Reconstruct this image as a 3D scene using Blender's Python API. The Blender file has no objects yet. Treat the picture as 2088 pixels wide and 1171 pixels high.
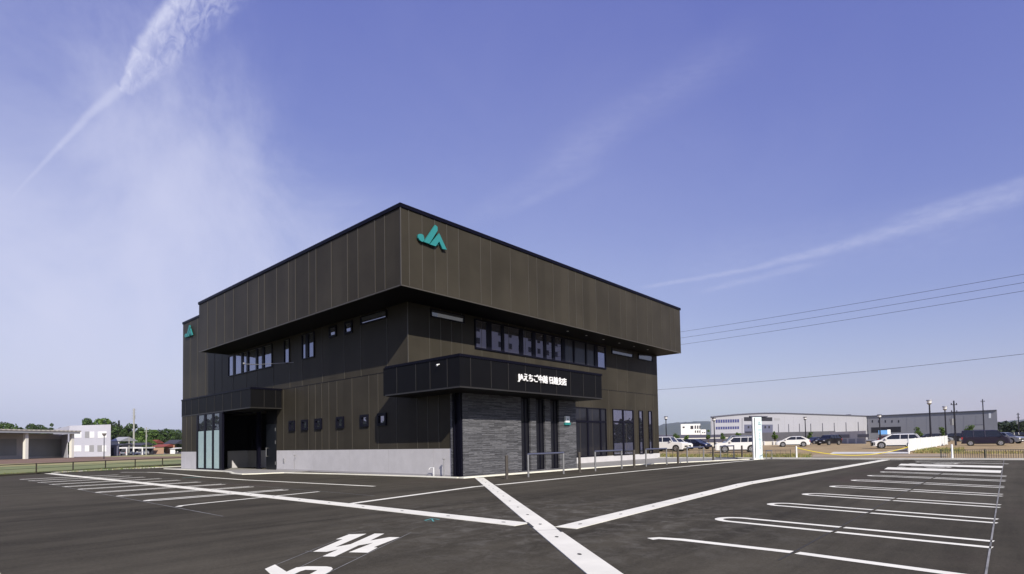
import bpy, math, random
from mathutils import Vector, Matrix
R = math.radians
sc = bpy.context.scene
C = bpy.context.collection
random.seed(7)

# ------------------------------------------------------------------ camera
F, CX, CY = 1135.64, 1068.11, 860.92          # pixels of the 2088 px wide photograph
YAW, PITCH, ROLL = 0.7212905, 0.0375152, -0.0184759
CAM = Vector((-15.0305, -20.4013, 1.5))
fw = Vector((math.cos(PITCH)*math.cos(YAW), math.cos(PITCH)*math.sin(YAW), math.sin(PITCH)))
rt0 = Vector((math.sin(YAW), -math.cos(YAW), 0)); up0 = rt0.cross(fw)
rt = math.cos(ROLL)*rt0 + math.sin(ROLL)*up0
up = -math.sin(ROLL)*rt0 + math.cos(ROLL)*up0
cd = bpy.data.cameras.new("camera"); cam = bpy.data.objects.new("camera", cd); C.objects.link(cam)
cam.matrix_world = Matrix(((rt.x, up.x, -fw.x, CAM.x), (rt.y, up.y, -fw.y, CAM.y), (rt.z, up.z, -fw.z, CAM.z), (0, 0, 0, 1)))
cd.sensor_width = 36; cd.sensor_fit = 'HORIZONTAL'; cd.lens = F/2088*36
cd.shift_x = (1044-CX)/2088; cd.shift_y = (CY-585.5)/2088
cd.clip_start = .1; cd.clip_end = 20000
sc.camera = cam

# ------------------------------------------------------------------ sun and sky
SUNDIR = Vector((-2.0, -4.0, 2.95)).normalized()      # towards the sun
ELEV = math.asin(SUNDIR.z); AZ = math.atan2(SUNDIR.x, SUNDIR.y)
sl = bpy.data.lights.new("sun", 'SUN'); sl.energy = 5.0; sl.angle = R(.5); sl.color = (1, .93, .82)
so = bpy.data.objects.new("sun", sl); C.objects.link(so); so.rotation_euler = (-SUNDIR).to_track_quat('-Z', 'Y').to_euler()
sc.view_settings.view_transform = 'Standard'; sc.view_settings.look = 'None'
sc.view_settings.exposure = .2; sc.view_settings.gamma = 1

def ray(x, y): return fw + rt*((x-CX)/F) + up*((CY-y)/F)
def G(x, y, z=0.):
    d = ray(x, y); t = (z-CAM.z)/d.z; return CAM + d*t
def PX(x, y, X): d = ray(x, y); return CAM + d*((X-CAM.x)/d.x)
def PY(x, y, Y): d = ray(x, y); return CAM + d*((Y-CAM.y)/d.y)
def AT(x, y, depth): return CAM + ray(x, y)*depth
def HZ(x): # horizon row at column x
    a = fw + rt*((x-CX)/F); return CY + a.z/up.z*F

w = bpy.data.worlds.new("World"); sc.world = w; w.use_nodes = True
nt = w.node_tree; N = nt.nodes; L = nt.links; N.clear()
def nd(tree, t, **k):
    n = tree.nodes.new(t)
    for a, b in k.items(): setattr(n, a, b)
    return n
def setin(tree, node, i, v):
    if hasattr(v, 'is_linked') or isinstance(v, bpy.types.NodeSocket): tree.links.new(v, node.inputs[i])
    else: node.inputs[i].default_value = v
def M(tree, op, a, b=0., c=0., clamp=False):
    n = nd(tree, 'ShaderNodeMath', operation=op, use_clamp=clamp)
    for i, v in enumerate((a, b, c)): setin(tree, n, i, v)
    return n.outputs[0]
def DOT(tree, v, vec):
    n = nd(tree, 'ShaderNodeVectorMath', operation='DOT_PRODUCT'); setin(tree, n, 0, v); n.inputs[1].default_value = vec
    return n.outputs['Value']
def SM(tree, v, a, b):                     # smoothstep a..b
    n = nd(tree, 'ShaderNodeMapRange', interpolation_type='SMOOTHSTEP'); setin(tree, n, 0, v)
    n.inputs[1].default_value = a; n.inputs[2].default_value = b; return n.outputs[0]
def NOISE(tree, v, scale, detail=5, rough=.55, dist=0., vs=None):
    if vs is not None:
        m = nd(tree, 'ShaderNodeMapping'); setin(tree, m, 0, v); m.inputs['Scale'].default_value = vs; v = m.outputs[0]
    n = nd(tree, 'ShaderNodeTexNoise'); setin(tree, n, 'Vector', v); n.inputs['Scale'].default_value = scale
    n.inputs['Detail'].default_value = detail; n.inputs['Roughness'].default_value = rough; n.inputs['Distortion'].default_value = dist
    return n.outputs[0]
sky = nd(nt, 'ShaderNodeTexSky', sky_type='NISHITA', sun_disc=False, sun_elevation=ELEV, sun_rotation=AZ, altitude=50, air_density=1.0, dust_density=.5, ozone_density=3.0)
tc = nd(nt, 'ShaderNodeTexCoord').outputs['Generated']
tint = nd(nt, 'ShaderNodeMix', data_type='RGBA', blend_type='MULTIPLY'); tint.inputs[0].default_value = 1
L.new(sky.outputs[0], tint.inputs[6]); tint.inputs[7].default_value = (1.78, 1.30, 2.15, 1)
def strip(p, q, w0, w1, soft, noise=None, amp=0.):
    """mask of a band of the sky dome between the directions p and q"""
    p = p.normalized(); q = q.normalized(); n = p.cross(q).normalized(); t = (q-p).normalized()
    a0, a1 = p.dot(t), q.dot(t)
    al = nd(nt, 'ShaderNodeMapRange'); setin(nt, al, 0, DOT(nt, tc, t)); al.inputs[1].default_value = a0; al.inputs[2].default_value = a1; al.clamp = False
    al = al.outputs[0]
    d = DOT(nt, tc, n)
    if noise is not None: d = M(nt, 'ADD', d, M(nt, 'MULTIPLY', M(nt, 'SUBTRACT', noise, .5), amp))
    wd = M(nt, 'MULTIPLY_ADD', al, w1-w0, w0); wd = M(nt, 'MAXIMUM', wd, 1e-4)
    dn = M(nt, 'DIVIDE', d, wd)
    return dn, al
cn = NOISE(nt, tc, 60, 6, .6)
cn2 = NOISE(nt, tc, 22, 5, .6)
# contrail: thin lower part, then a wide feathered upper part
masks = []
pts = [(30, 395), (120, 300), (180, 235), (245, 180)]
px0 = 3.; 
for (a, b, w0, w1) in [(0, 1, .0015, .0035), (1, 2, .0035, .005), (2, 3, .005, .008)]:
    dn, al = strip(ray(*pts[a]), ray(*pts[b]), w0, w1, 0, cn2, .006)
    m = SM(nt, M(nt, 'ABSOLUTE', dn), 1.3, .1)
    m = M(nt, 'MULTIPLY', m, SM(nt, al, -.04 if a else -.6, .04 if a else 1.0)); m = M(nt, 'MULTIPLY', m, SM(nt, al, 1.05, .97))
    masks.append(M(nt, 'MULTIPLY', m, .3 + .05*a))
for (p, q, w0, w1, st) in [((243, 182), (272, 95), .010, .033, 0), ((272, 95), (366, -45), .033, .045, 1)]:
    dn, al = strip(ray(*p), ray(*q), w0, w1, 0, cn, .008)
    core = M(nt, 'MULTIPLY', SM(nt, dn, -.12, .10), SM(nt, dn, .75, .15))
    wide = M(nt, 'MULTIPLY', M(nt, 'MULTIPLY', SM(nt, dn, -.05, .2), SM(nt, dn, 1.55, .9)), SM(nt, NOISE(nt, tc, 75, 6, .62, .9, (1, .45, .6)), .30, .72))
    m = M(nt, 'ADD', M(nt, 'MULTIPLY', core, .42), M(nt, 'MULTIPLY', wide, .50))
    m = M(nt, 'MULTIPLY', m, SM(nt, al, -.05, .05)); m = M(nt, 'MULTIPLY', m, SM(nt, al, 1.03, .97) if not st else 1.)
    masks.append(m)
# cirrus streak on the right and faint ones beside it
fib = M(nt, 'MULTIPLY_ADD', SM(nt, NOISE(nt, tc, 45, 5, .65, .4, (.4, 1, 3)), .3, .7), .5, .6)
for (p, q, w0, w1, k, rs, re_) in [((1290, 590), (1519, 551), .004, .005, .22, .3, .02), ((1519, 551), (1715, 502), .005, .010, .24, .02, .02), ((1715, 502), (2160, 372), .010, .020, .24, .02, .2), ((1400, 603), (1700, 528), .005, .008, .16, .3, .25),
        ((1780, 458), (2160, 348), .007, .009, .14, .3, .1), ((1300, 570), (2150, 430), .06, .05, .08, .3, .2), ((1010, 445), (1250, 330), .008, .014, .08, .3, .3), ((1050, 370), (1600, 40), .03, .04, .09, .3, .3), ((900, 480), (1300, 260), .02, .03, .07, .3, .3), ((-50, 540), (200, 700), .012, .012, .10, .3, .3)]:
    dn, al = strip(ray(*p), ray(*q), w0, w1, 0, cn2, .004)
    m = M(nt, 'MULTIPLY', SM(nt, M(nt, 'ABSOLUTE', dn), 1.3, 0.), M(nt, 'MULTIPLY', fib, k))
    m = M(nt, 'MULTIPLY', m, SM(nt, al, 0. if rs > .1 else -.02, rs)); m = M(nt, 'MULTIPLY', m, SM(nt, al, 1.02, 1-re_)); masks.append(m)
# soft veil low on the left
for (c, r0, r1, k) in [((240, 800), .58, .0, .62), ((20, 400), .46, .0, .34), ((1000, 900), .9, .1, .14), ((420, 560), .28, 0., .20), ((330, 330), .20, .0, .10)]:
    cdv = ray(*c).normalized()
    dist = M(nt, 'ARCCOSINE', M(nt, 'MINIMUM', DOT(nt, tc, cdv), 1.))
    dist = M(nt, 'ADD', dist, M(nt, 'MULTIPLY', M(nt, 'SUBTRACT', NOISE(nt, tc, 3.6, 8, .62, .5), .5), .50))
    masks.append(M(nt, 'MULTIPLY', SM(nt, dist, r0, r1), k))
inv = None
for m in masks:
    o = M(nt, 'SUBTRACT', 1., m, clamp=True)
    inv = o if inv is None else M(nt, 'MULTIPLY', inv, o)
cl = nd(nt, 'ShaderNodeMix', data_type='RGBA'); setin(nt, cl, 0, M(nt, 'SUBTRACT', 1., inv, clamp=True))
sp3 = nd(nt, 'ShaderNodeSeparateColor'); L.new(tint.outputs[2], sp3.inputs[0]); cb3 = nd(nt, 'ShaderNodeCombineColor')
for i, (pw_, k_, mx_) in enumerate(((.80, 1.04, 5.8), (.82, 1.08, 6.4), (.40, 2.50, 8.0))): L.new(M(nt, 'MINIMUM', M(nt, 'MULTIPLY', M(nt, 'POWER', sp3.outputs[i], pw_), k_), mx_), cb3.inputs[i])
L.new(cb3.outputs[0], cl.inputs[6]); cl.inputs[7].default_value = (6.9, 7.1, 9.0, 1)
bg = nd(nt, 'ShaderNodeBackground'); bg.inputs[1].default_value = .090; L.new(cl.outputs[2], bg.inputs[0])
wo = nd(nt, 'ShaderNodeOutputWorld'); L.new(bg.outputs[0], wo.inputs[0])

# ------------------------------------------------------------------ materials
MATS = {}
def mat(name, col, rough=.6, metal=0., spec=.5, var=0., vscale=3., bump=0., bscale=40., col2=None, coat=0., alpha=1., trans=0., vstretch=(1, 1, 1), wear=0., panels=0.):
    if name in MATS: return MATS[name]
    m = bpy.data.materials.new(name); m.use_nodes = True; t = m.node_tree; b = t.nodes['Principled BSDF']
    b.inputs['Base Color'].default_value = (*col, 1); b.inputs['Roughness'].default_value = rough; b.inputs['Metallic'].default_value = metal
    b.inputs['Specular IOR Level'].default_value = spec; b.inputs['Coat Weight'].default_value = coat
    b.inputs['Transmission Weight'].default_value = trans
    if var or col2 or bump:
        co = nd(t, 'ShaderNodeTexCoord').outputs['Object']
        mp = nd(t, 'ShaderNodeMapping'); t.links.new(co, mp.inputs[0]); mp.inputs['Scale'].default_value = vstretch; co = mp.outputs[0]
    if var or col2:
        n = NOISE(t, co, vscale, 6, .6)
        mx = nd(t, 'ShaderNodeMix', data_type='RGBA')
        t.links.new(SM(t, n, .3, .7), mx.inputs[0])
        c2 = col2 if col2 else tuple(min(1, c*(1+var)) for c in col)
        c1 = col if col2 else tuple(c*(1-var) for c in col)
        mx.inputs[6].default_value = (*c1, 1); mx.inputs[7].default_value = (*c2, 1); t.links.new(mx.outputs[2], b.inputs['Base Color'])
    if panels:      # each sheet of cladding a slightly different tone
        s_ = nd(t, 'ShaderNodeSeparateXYZ'); t.links.new(co, s_.inputs[0]); q = M(t, 'FLOOR', M(t, 'MULTIPLY_ADD', M(t, 'ADD', s_.outputs[0], s_.outputs[1]), 1.321, -.6))
        wn = nd(t, 'ShaderNodeTexWhiteNoise', noise_dimensions='1D'); t.links.new(q, wn.inputs['W'])
        m3 = nd(t, 'ShaderNodeMix', data_type='RGBA', blend_type='MULTIPLY'); m3.inputs[0].default_value = 1; t.links.new(mx.outputs[2], m3.inputs[6])
        t.links.new(M(t, 'MULTIPLY_ADD', wn.outputs[0], 2*panels, 1-panels), m3.inputs[7]); t.links.new(m3.outputs[2], b.inputs['Base Color'])
    if wear:        # worn specks where the asphalt shows through
        w1 = SM(t, NOISE(t, co, 34, 5, .8, .3), .60, .72); w2 = SM(t, NOISE(t, co, 1.7, 4, .6), .45, .68)
        m3 = nd(t, 'ShaderNodeMix', data_type='RGBA'); t.links.new(M(t, 'MULTIPLY', M(t, 'MULTIPLY_ADD', w2, .7, .15), M(t, 'MULTIPLY', w1, wear)), m3.inputs[0])
        t.links.new(mx.outputs[2], m3.inputs[6]); m3.inputs[7].default_value = (.22, .21, .19, 1); t.links.new(m3.outputs[2], b.inputs['Base Color'])
    if bump:
        bn = nd(t, 'ShaderNodeBump'); bn.inputs['Strength'].default_value = bump; bn.inputs['Distance'].default_value = .02
        t.links.new(NOISE(t, co, bscale, 4, .6), bn.inputs['Height']); t.links.new(bn.outputs[0], b.inputs['Normal'])
    MATS[name] = m; return m
panel = mat('bronze_metal_panel', (.041, .0365, .0285), .38, .0, .05, var=.16, vscale=.3, panels=.09)  # broad noise paints soft cloudy reflections into the cladding colour
seam = mat('bronze_seam', (.074, .067, .053), .4, .1)
bpanel = mat('black_metal_panel', (.006, .006, .007), .45, .0, .08, var=.1, vscale=.5)
bseam = mat('black_seam', (.028, .026, .024), .4, .1)
soffm = mat('dark_soffit', (.006, .0055, .005), .6, 0, .1)
soffe = mat('brown_soffit', (.05, .045, .025), .5)
cap = mat('navy_black_trim', (.004, .004, .009), .4, .0, .08)
framem = mat('black_aluminium', (.005, .005, .011), .4, .0, .12)
plinthm = mat('pale_grey_render', (.50, .49, .50), .8, var=.05, vscale=1.5)
pline = mat('plinth_joint', (.36, .35, .36), .8)
frost = mat('frosted_glass', (.42, .56, .56), .12, 0, .6, var=.04, vscale=2)
white = mat('white_road_paint', (.83, .815, .70), .7, var=.06, vscale=2.2, wear=1)
conc = mat('pale_concrete', (.60, .59, .55), .85, var=.10, vscale=1.3)
drainc = mat('bright_drain_concrete', (.78, .765, .66), .8, var=.07, vscale=1.1, wear=.5)
paving = mat('grey_paving', (.27, .265, .255), .85, var=.10, vscale=1.4)
holem = mat('drain_hole', (.03, .03, .03), .8)
steel = mat('grey_steel', (.34, .34, .34), .38, .7)
steelb = mat('steel_rail', (.16, .17, .23), .35, .6)
bollm = mat('brown_post_paint', (.075, .065, .055), .45, .2)
teal = mat('teal_green', (.022, .20, .20), .4, .0)
tealp = mat('pale_teal_plastic', (.62, .74, .75), .4)
whitep = mat('white_plastic', (.82, .84, .84), .4)
litw = mat('white_letters', (.9, .9, .9), .4)
greyt = mat('pale_grey_lettering', (.16, .28, .30), .5)
pole = mat('concrete_pole', (.30, .30, .27), .8)
poled = mat('dark_metal_pole', (.02, .02, .03), .4, .4)
wirem = mat('cable', (.03, .03, .05), .6)
tyre = mat('tyre_rubber', (.012, .012, .012), .8)
rim = mat('alloy_rim', (.5, .5, .52), .3, .8)
lampg = mat('lamp_glass', (.7, .7, .7), .2)
red = mat('tail_lamp_red', (.4, .02, .02), .2)
carglass = mat('car_glass', (.012, .014, .018), .04, 0, .8)
def glassm(name, refl, tintc):
    m = bpy.data.materials.new(name); m.use_nodes = True; t = m.node_tree; b = t.nodes['Principled BSDF']
    b.inputs['Base Color'].default_value = (.006, .006, .010, 1); b.inputs['Roughness'].default_value = .5
    g = nd(t, 'ShaderNodeBsdfGlossy'); g.inputs['Color'].default_value = (*tintc, 1); g.inputs['Roughness'].default_value = .015
    fr = nd(t, 'ShaderNodeFresnel'); fr.inputs[0].default_value = 1.5
    fac = M(t, 'ADD', fr.outputs[0], refl, clamp=True)
    co = nd(t, 'ShaderNodeTexCoord').outputs['Object']
    bn = nd(t, 'ShaderNodeBump'); bn.inputs['Strength'].default_value = .03; bn.inputs['Distance'].default_value = .01
    t.links.new(NOISE(t, co, .9, 1, .5), bn.inputs['Height']); t.links.new(bn.outputs[0], g.inputs['Normal'])
    mx = nd(t, 'ShaderNodeMixShader'); t.links.new(fac, mx.inputs[0]); t.links.new(b.outputs[0], mx.inputs[1]); t.links.new(g.outputs[0], mx.inputs[2])
    t.links.new(mx.outputs[0], t.nodes['Material Output'].inputs[0]); MATS[name] = m; return m
glass = glassm('reflective_glass', .26, (.85, .85, 1.0))
glassd = glassm('dark_glass', .0, (.40, .42, .42))

glassm2 = glassm('clear_glass', .12, (.8, .85, .9))
def asphalt_mat():
    m = bpy.data.materials.new('asphalt'); m.use_nodes = True; t = m.node_tree; b = t.nodes['Principled BSDF']
    co = nd(t, 'ShaderNodeTexCoord').outputs['Object']
    big = NOISE(t, co, .12, 5, .6, .5); mid = NOISE(t, co, 1.1, 6, .65, .6)
    rot = nd(t, 'ShaderNodeMapping'); t.links.new(co, rot.inputs[0]); rot.inputs['Rotation'].default_value = (0, 0, R(-35)); rot.inputs['Scale'].default_value = (.12, 1.6, 1)
    streak = NOISE(t, rot.outputs[0], .8, 5, .6, .7)
    rot2 = nd(t, 'ShaderNodeMapping'); t.links.new(co, rot2.inputs[0]); rot2.inputs['Rotation'].default_value = (0, 0, R(8)); rot2.inputs['Scale'].default_value = (.10, 2.6, 1)
    streak2 = NOISE(t, rot2.outputs[0], .7, 5, .6, .5)
    fine = NOISE(t, co, 90, 3, .8)
    v = M(t, 'ADD', M(t, 'MULTIPLY', big, .5), M(t, 'MULTIPLY', mid, .34))
    v = M(t, 'ADD', v, M(t, 'MULTIPLY', streak, .42)); v = M(t, 'ADD', v, M(t, 'MULTIPLY', streak2, .35)); v = M(t, 'ADD', v, M(t, 'MULTIPLY', fine, .62)); v = M(t, 'ADD', v, M(t, 'MULTIPLY', M(t, 'SUBTRACT', NOISE(t, co, 22, 4, .8), .5), .55))
    rp = nd(t, 'ShaderNodeMapRange'); t.links.new(v, rp.inputs[0]); rp.inputs[1].default_value = .88; rp.inputs[2].default_value = 1.36
    mx = nd(t, 'ShaderNodeMix', data_type='RGBA'); t.links.new(rp.outputs[0], mx.inputs[0])
    mx.inputs[6].default_value = (.033, .0300, .0235, 1); mx.inputs[7].default_value = (.100, .0905, .069, 1)
    # pale dusty scuffs and small specks
    sp = SM(t, NOISE(t, co, 13, 4, .75, .4), .64, .76); sc2 = SM(t, NOISE(t, co, .55, 4, .6), .5, .7)
    mx2 = nd(t, 'ShaderNodeMix', data_type='RGBA'); t.links.new(M(t, 'MULTIPLY', M(t, 'MULTIPLY', sp, sc2), .75), mx2.inputs[0])
    t.links.new(mx.outputs[2], mx2.inputs[6]); mx2.inputs[7].default_value = (.26, .25, .23, 1)
    # brownish patch near the centre drain
    br = SM(t, NOISE(t, co, .16, 3, .5), .56, .72)
    mx3 = nd(t, 'ShaderNodeMix', data_type='RGBA'); t.links.new(M(t, 'MULTIPLY', br, .5), mx3.inputs[0]); t.links.new(mx2.outputs[2], mx3.inputs[6]); mx3.inputs[7].default_value = (.075, .056, .050, 1)
    dv = nd(t, 'ShaderNodeVectorMath', operation='DISTANCE'); t.links.new(co, dv.inputs[0]); dv.inputs[1].default_value = (-6.2, -13.6, 0)
    du = M(t, 'MULTIPLY', SM(t, dv.outputs['Value'], 6.5, .5), SM(t, NOISE(t, co, 2.6, 6, .7, .8), .42, .75))   # pale cement dust round the drain crossing
    mx4 = nd(t, 'ShaderNodeMix', data_type='RGBA'); t.links.new(M(t, 'MULTIPLY', du, .42), mx4.inputs[0]); t.links.new(mx3.outputs[2], mx4.inputs[6]); mx4.inputs[7].default_value = (.25, .24, .21, 1)
    t.links.new(mx4.outputs[2], b.inputs['Base Color']); b.inputs['Roughness'].default_value = .9; b.inputs['Specular IOR Level'].default_value = .06
    bn = nd(t, 'ShaderNodeBump'); bn.inputs['Strength'].default_value = .45; bn.inputs['Distance'].default_value = .006
    t.links.new(NOISE(t, co, 140, 3, .8), bn.inputs['Height']); t.links.new(bn.outputs[0], b.inputs['Normal'])
    return m
asph = asphalt_mat()
def stone_mat():
    m = bpy.data.materials.new('stacked_slate'); m.use_nodes = True; t = m.node_tree; b = t.nodes['Principled BSDF']
    co = nd(t, 'ShaderNodeTexCoord').outputs['Object']; s = nd(t, 'ShaderNodeSeparateXYZ'); t.links.new(co, s.inputs[0])
    cb = nd(t, 'ShaderNodeCombineXYZ'); t.links.new(M(t, 'ADD', s.outputs[0], s.outputs[1]), cb.inputs[0]); t.links.new(s.outputs[2], cb.inputs[1])
    br = nd(t, 'ShaderNodeTexBrick'); t.links.new(cb.outputs[0], br.inputs[0])
    br.inputs['Scale'].default_value = 1; br.inputs['Brick Width'].default_value = .85; br.inputs['Row Height'].default_value = .050; br.inputs['Mortar Size'].default_value = .005
    br.inputs['Mortar Smooth'].default_value = .2; br.offset = .37; br.offset_frequency = 3; br.squash = .7; br.squash_frequency = 4
    br.inputs['Color1'].default_value = (.055, .056, .064, 1); br.inputs['Color2'].default_value = (.16, .162, .178, 1); br.inputs['Mortar'].default_value = (.012, .012, .013, 1)
    mp = nd(t, 'ShaderNodeMapping'); t.links.new(cb.outputs[0], mp.inputs[0]); mp.inputs['Scale'].default_value = (1.2, 11, 1)
    n = NOISE(t, mp.outputs[0], 3, 6, .65)
    mx = nd(t, 'ShaderNodeMix', data_type='RGBA', blend_type='MULTIPLY'); mx.inputs[0].default_value = 1; t.links.new(br.outputs[0], mx.inputs[6])
    rp = nd(t, 'ShaderNodeMapRange'); t.links.new(n, rp.inputs[0]); rp.inputs[1].default_value = .3; rp.inputs[2].default_value = .7; rp.inputs[3].default_value = .55; rp.inputs[4].default_value = 1.5
    t.links.new(rp.outputs[0], mx.inputs[7]); t.links.new(mx.outputs[2], b.inputs['Base Color']); b.inputs['Roughness'].default_value = .7
    bn = nd(t, 'ShaderNodeBump'); bn.inputs['Strength'].default_value = .8; bn.inputs['Distance'].default_value = .03
    t.links.new(M(t, 'ADD', M(t, 'MULTIPLY', br.outputs['Fac'], -1.), n), bn.inputs['Height']); t.links.new(bn.outputs[0], b.inputs['Normal'])
    return m
stonem = stone_mat()
gravel = mat('brown_gravel', (.25, .175, .085), .95, col2=(.40, .30, .155), vscale=.35, bump=.6, bscale=30)
gravel2 = mat('grey_brown_gravel', (.20, .165, .12), .95, col2=(.29, .245, .185), vscale=.5, bump=.5, bscale=30)
soil = mat('reddish_soil', (.15, .088, .058), .95, col2=(.22, .14, .09), vscale=.12)
dryg = mat('dry_grass_bank', (.36, .31, .15), .95, col2=(.24, .24, .08), vscale=.3)
field = mat('rice_field', (.13, .165, .030), .6, col2=(.23, .235, .06), vscale=.09, vstretch=(1, .3, 1))
grassm = mat('green_grass', (.075, .13, .022), .9, col2=(.14, .19, .035), vscale=.3)
groundm = mat('far_ground', (.12, .13, .06), .95, col2=(.19, .18, .10), vscale=.02)
hillm = mat('hill_forest', (.030, .045, .028), .95, col2=(.055, .07, .04), vscale=.01)
leafs = [mat('leaf_dark', (.018, .034, .010), .7), mat('leaf_mid', (.045, .085, .016), .7), mat('leaf_light', (.08, .14, .02), .7), mat('leaf_deep', (.010, .022, .010), .75)]
bark = mat('bark', (.09, .065, .045), .9)

# ------------------------------------------------------------------ mesh helpers
class MB:
    def __init__(s): s.v = []; s.f = []; s.m = []
    def add(s, vs, fs, mi=0):
        o = len(s.v); s.v += [tuple(v) for v in vs]; s.f += [tuple(o+i for i in f) for f in fs]; s.m += [mi]*len(fs)
    def box(s, x0, x1, y0, y1, z0, z1, mi=0):
        s.add([(x0, y0, z0), (x1, y0, z0), (x1, y1, z0), (x0, y1, z0), (x0, y0, z1), (x1, y0, z1), (x1, y1, z1), (x0, y1, z1)],
              [(0, 3, 2, 1), (4, 5, 6, 7), (0, 1, 5, 4), (1, 2, 6, 5), (2, 3, 7, 6), (3, 0, 4, 7)], mi)
    def bar(s, a, b, w, h, mi=0, upv=(0, 0, 1)):     # box beam from a to b
        a = Vector(a); b = Vector(b); d = (b-a).normalized(); u = Vector(upv)
        if abs(d.dot(u)) > .98: u = Vector((1, 0, 0))
        r = d.cross(u).normalized()*(w/2); u = r.cross(d).normalized()*(h/2)
        s.add([a-r-u, a+r-u, a+r+u, a-r+u, b-r-u, b+r-u, b+r+u, b-r+u], [(0, 1, 2, 3), (7, 6, 5, 4), (0, 4, 5, 1), (1, 5, 6, 2), (2, 6, 7, 3), (3, 7, 4, 0)], mi)
    def tube(s, a, b, r0, r1=None, n=10, mi=0):
        a = Vector(a); b = Vector(b); r1 = r0 if r1 is None else r1; d = (b-a).normalized()
        u = Vector((0, 0, 1)) if abs(d.z) < .9 else Vector((1, 0, 0)); p = d.cross(u).normalized(); q = d.cross(p)
        vs = []
        for (c, r) in ((a, r0), (b, r1)):
            for i in range(n): t = 2*math.pi*i/n; vs.append(c + p*(r*math.cos(t)) + q*(r*math.sin(t)))
        fs = [(i, (i+1) % n, n+(i+1) % n, n+i) for i in range(n)] + [tuple(range(n))[::-1], tuple(range(n, 2*n))]
        s.add(vs, fs, mi)
    def path(s, pts, r, n=6, mi=0):
        for a, b in zip(pts, pts[1:]): s.tube(a, b, r, r, n, mi)
    def poly(s, pts, z0, z1=None, mi=0):             # flat polygon, or a prism of it
        n = len(pts)
        if z1 is None: s.add([(p[0], p[1], z0) for p in pts], [tuple(range(n))], mi); return
        s.add([(p[0], p[1], z0) for p in pts]+[(p[0], p[1], z1) for p in pts], [tuple(range(n))[::-1], tuple(range(n, 2*n))]+[(i, (i+1) % n, n+(i+1) % n, n+i) for i in range(n)], mi)
    def sheet(s, pts, ext, mi=0):                    # 3-D polygon extruded by vector ext
        n = len(pts); e = Vector(ext); P = [Vector(p) for p in pts]
        s.add(P+[p+e for p in P], [tuple(range(n))[::-1], tuple(range(n, 2*n))]+[(i, (i+1) % n, n+(i+1) % n, n+i) for i in range(n)], mi)
    def blob(s, c, rx, ry, rz, mi=0, n=8, m=5):
        vs = [(c[0], c[1], c[2]-rz)]
        for j in range(1, m):
            t = -math.pi/2+math.pi*j/m
            for i in range(n): a = 2*math.pi*i/n; vs.append((c[0]+rx*math.cos(t)*math.cos(a), c[1]+ry*math.cos(t)*math.sin(a), c[2]+rz*math.sin(t)))
        vs.append((c[0], c[1], c[2]+rz)); fs = [(0, 1+(i+1) % n, 1+i) for i in range(n)]
        for j in range(m-2):
            for i in range(n): a = 1+j*n; fs.append((a+i, a+(i+1) % n, a+n+(i+1) % n, a+n+i))
        a = 1+(m-2)*n; fs += [(a+i, a+(i+1) % n, len(vs)-1) for i in range(n)]
        s.add(vs, fs, mi)
    def build(s, name, mats, parent=None, smooth=False, fix=False):
        me = bpy.data.meshes.new(name); me.from_pydata(s.v, [], s.f)
        for m in (mats if isinstance(mats, (list, tuple)) else [mats]): me.materials.append(m)
        me.polygons.foreach_set('material_index', s.m)
        if smooth: me.polygons.foreach_set('use_smooth', [True]*len(me.polygons))
        me.update()
        if fix:
            import bmesh
            b = bmesh.new(); b.from_mesh(me); bmesh.ops.recalc_face_normals(b, faces=b.faces); b.to_mesh(me); b.free()
        o = bpy.data.objects.new(name, me); C.objects.link(o)
        if parent is not None: o.parent = parent
        return o
def tag(o, label=None, cat=None, group=None, kind=None):
    for k, v in (('label', label), ('category', cat), ('group', group), ('kind', kind)):
        if v: o[k] = v
    return o
def thing(name, label, cat, loc=(0, 0, 0), rz=0., group=None, scale=1.):
    o = bpy.data.objects.new(name, None); C.objects.link(o); o.location = loc; o.rotation_euler = (0, 0, rz); o.scale = (scale,)*3
    o.empty_display_size = .3
    return tag(o, label, cat, group)
def struct(o): return tag(o, kind='structure')
def dup(root, loc, rz, label, scale=None, group=None):
    def cp(o, par):
        c = o.copy(); C.objects.link(c)
        if par is not None: c.parent = par
        for k in o.children: cp(k, c)
        return c
    r = cp(root, None); r.location = loc; r.rotation_euler = (0, 0, rz)
    if scale: r.scale = (scale,)*3
    r['label'] = label
    if group: r['group'] = group
    return r

# ------------------------------------------------------------------ ground
def gz(x): return max(0., min(1., (x-31)/45))*.28        # the gravel lot rises gently to the east
def GT(px, py):                                          # ground point on that lot
    z = 0.
    for _ in range(6): p = G(px, py, z); z = gz(p.x)
    return p
b = MB(); S = 10500
b.poly([(-S, -S), (S, -S), (S, S), (-S, S)], -.06); struct(b.build('ground', groundm))
lot = [(27.6, -90), (27.6, 36), (1.3, 33.4), (-2.76, 33.14), (-7.08, 30.9), (-10.3, 29.2), (-60, 8), (-60, -90)]
b = MB(); b.poly(lot, -.05, 0); struct(b.build('parking_lot', asph, fix=True))
# pavement beside the right wall and the apron under the left canopy
b = MB(); b.poly([(11.05, 2.2), (27.58, 2.2), (27.58, -4.9), (22, -4.2), (17.7, -2.7), (11.05, -1.9)], .0, .03); struct(b.build('pavement', paving, fix=True))
b = MB(); b.poly([(2.0, 12.3), (-.2, 12.2), (-1.65, 12.6), (-1.55, 14.2), (-.9, 16.5), (-.62, 18), (-.75, 22.3), (-.9, 29), (2.0, 29)], .0, .02); struct(b.build('paved_apron', paving, fix=True))
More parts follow.
